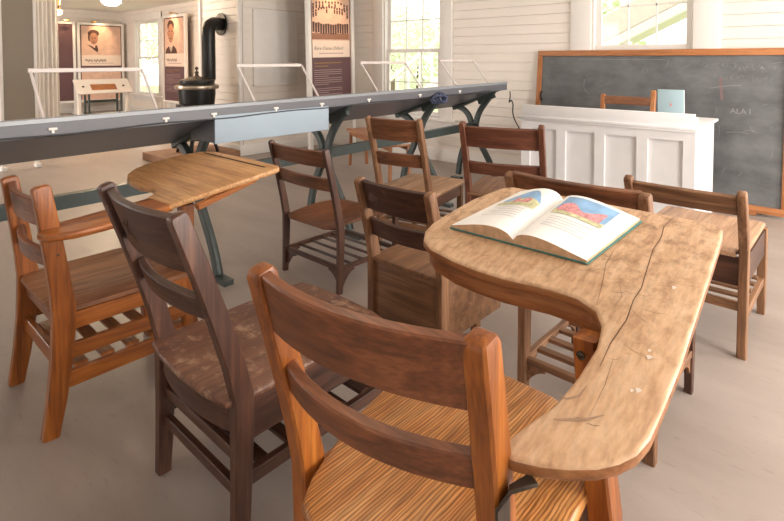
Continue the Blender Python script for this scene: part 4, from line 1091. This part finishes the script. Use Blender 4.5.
# ------------------------------------------------------------------ outdoors
struct(MB().box((-5, 25, -1.0), (80, 39.4, .1)).build('ground', plain('lawn', S(168, 186, 128), .9, var=.1, scale=2)))
LEAF = plain('pale_tree_foliage', S(226, 232, 206), .8, var=.12, scale=1.5); LEAFG = plain('green_tree_foliage', S(196, 216, 156), .8, var=.3, scale=1.5); BARK = plain('tree_bark', S(120, 104, 88), .9, var=.15)
def tree(x, y, h, r, label, seed):
    t = thing('leafy_tree', (x, y, -.95), label, 'tree'); rg = random.Random(seed)
    MB().tube([(0, 0, 0), (.05, 0, h*.4), (0, .05, h*.7)], [.16, .12, .06], 8).build('trunk', BARK, t)
    m = MB()
    for i in range(1700):
        d = Vector((rg.gauss(0, 1), rg.gauss(0, 1), rg.gauss(0, 1))).normalized()
        k = r*(.55+.45*rg.random())*(1+.28*noise.noise(d*2.2+Vector((seed, 0, 0))))
        p = Vector((0, 0, h*.72))+Vector((d.x*k, d.y*k, d.z*k*.85)); a = Vector((rg.gauss(0, 1), rg.gauss(0, 1), rg.gauss(0, 1))).normalized(); b = a.orthogonal().normalized(); s = rg.uniform(.06, .13)*r*.6
        m.poly([p+a*s, p+b*s*.6, p-a*s, p-b*s*.6])
    m.build('crown', LEAFG if seed == 1 else LEAF, t)
tree(-5.2, 12.5, 3.6, 1.5, 'pale green tree seen through the right window beyond the stair rail', 1)
tree(-11.5, 14, 3.4, 1.5, 'pale green tree seen through the middle tall window', 2)
tree(-15.5, 17, 4.2, 1.9, 'second hazy tree seen at the right side of the middle tall window', 3)
tree(-34, 16, 5.0, 2.4, 'faint tree seen through the far left window', 4)
def stair(loc, yaw, n, label, s=1.):
    t = thing('outdoor_stair_rail', loc, label, 'railing', yaw)
    MB().sweep([(0, 0, .1), (n*.3, 0, .1+n*.19)], .24*s, .05, (0, 0, 1)).build('stringer', WHITEP, t)
    MB().sweep([(0, 0, .95), (n*.3, 0, .95+n*.19)], .09, .05, (0, 0, 1)).build('hand_rail', WHITEP, t)
    for i in range(n+1): MB().bar((i*.3, 0, 0.1+i*.19), (i*.3, 0, .95+i*.19), .045, .045).build('baluster', WHITEP, t)
stair((-8.2, 8.2, -.6), 0, 9, 'white outdoor stair railing seen through the middle tall window')
ea = thing('porch_roof_edge', (-2.9, 6.6, 1.28), 'pale sloping porch roof edge seen through the right window', 'roof')
MB().sweep([(-.6, 0, -.45), (2.2, 0, .95)], .10, .05, (0, 0, 1)).build('fascia_board', WHITEP, ea)
MB().sweep([(-.6, .5, -.22), (2.2, .5, 1.18)], .34, 1.0, (0, 0, 1)).build('roof_slab', plain('pale_roof', S(214, 204, 190), .7, var=.05), ea)
for k in (0, 1): MB().bar((-.2+.9*k, .1, -2.2), (-.2+.9*k, .1, -.3+.45*k), .09, .09).build('porch_post', WHITEP, ea)

# ------------------------------------------------------------------ light
w = bpy.data.worlds.new('world'); scene.world = w; w.use_nodes = True
bg = w.node_tree.nodes['Background']; bg.inputs['Color'].default_value = (1, .99, .97, 1); bg.inputs['Strength'].default_value = 1.7
def area(name, loc, rot, sx, sy, power, col):
    d = bpy.data.lights.new(name, 'AREA'); d.shape = 'RECTANGLE'; d.size = sx; d.size_y = sy; d.energy = power; d.color = col
    o = bpy.data.objects.new(name, d); COL.objects.link(o); o.location = loc; o.rotation_euler = rot; return o
DAY = (1, .965, .92)
for (u0, u1, z0, z1), p in zip(winE, (8, 66, 58)): area('daylight_right_window', (XE-.06, (u0+u1)/2, (z0+z1)/2), (0, PI/2, 0), z1-z0, u1-u0, p, DAY)
for (u0, u1, z0, z1), p in zip(winS, (120, 6, 3)): area('added_front_window_fill', ((u0+u1)/2, YS+.06, (z0+z1)/2), (PI/2, 0, 0), u1-u0, z1-z0, p, DAY)  # added fill at the unseen front windows, strongest for the far room
def point(loc, e, col, r=.1):
    d = bpy.data.lights.new('lamp_light', 'POINT'); d.energy = e; d.color = col; d.shadow_soft_size = r
    o = bpy.data.objects.new('lamp_light', d); COL.objects.link(o); o.location = loc
WARM = (1, .66, .36)
def spot(loc, tgt, e, size=1.1, col=WARM):
    d = bpy.data.lights.new('picture_light', 'SPOT'); d.energy = e; d.color = col; d.spot_size = size; d.spot_blend = .8; d.shadow_soft_size = .03
    o = bpy.data.objects.new('picture_light', d); COL.objects.link(o); o.location = loc
    o.rotation_euler = (Vector(tgt)-Vector(loc)).to_track_quat('-Z', 'Y').to_euler()
spot((-4.75, 4.45, 2.25), (-5.13, 4.45, 1.7), 16)
spot((-12.7, 4.4, 2.25), (-13.05, 4.4, 1.7), 22); spot((-12.7, 3.7, 2.25), (-13.05, 3.7, 1.7), 14)
spot((-10.2, 4.45, 2.25), (-10.27, 4.84, 1.8), 20)
point((-8.24, 2.28, 1.80), 4, WARM, .04)
# unseen globes added above the frame as warm fill for the class area
for i, (x, y) in enumerate(((-1.6, 1.2), (-4.6, 1.2))):
    g_ = thing('globe_ceiling_lamp', (x, y, 0), 'unseen white globe lamp added to light the class area, %s' % ('over the chairs' if i == 0 else 'over the aisle behind the table'), 'lamp')
    MB().lathe([(.05, 2.05), (.12, 2.065), (.16, 2.10), (.17, 2.14), (.15, 2.19), (.09, 2.22), (.07, 2.23)], n=32).build('globe', FILLGLOBE, g_)
    MB().lathe([(.075, 2.225), (.08, 2.25), (.05, 2.28), (.02, 2.29), (.02, 2.32), (.07, 2.325), (.07, ZC)]).build('fitter', BRASS, g_)
    pass

# ------------------------------------------------------------------ camera
cam = bpy.data.cameras.new('camera'); co = bpy.data.objects.new('camera', cam); COL.objects.link(co)
cam.sensor_width = 36; cam.lens = 525*36/784; cam.sensor_fit = 'HORIZONTAL'
cam.shift_y = -(260.5-79.7)/784
co.location = (0, 0, 1.2); co.rotation_euler = (PI/2-math.radians(2.15), 0, math.radians(42.3))
scene.camera = co
vs_ = scene.view_settings; vs_.view_transform = 'Standard'; vs_.look = 'None'; vs_.gamma = 1; vs_.exposure = 0.66; vs_.use_curve_mapping = False
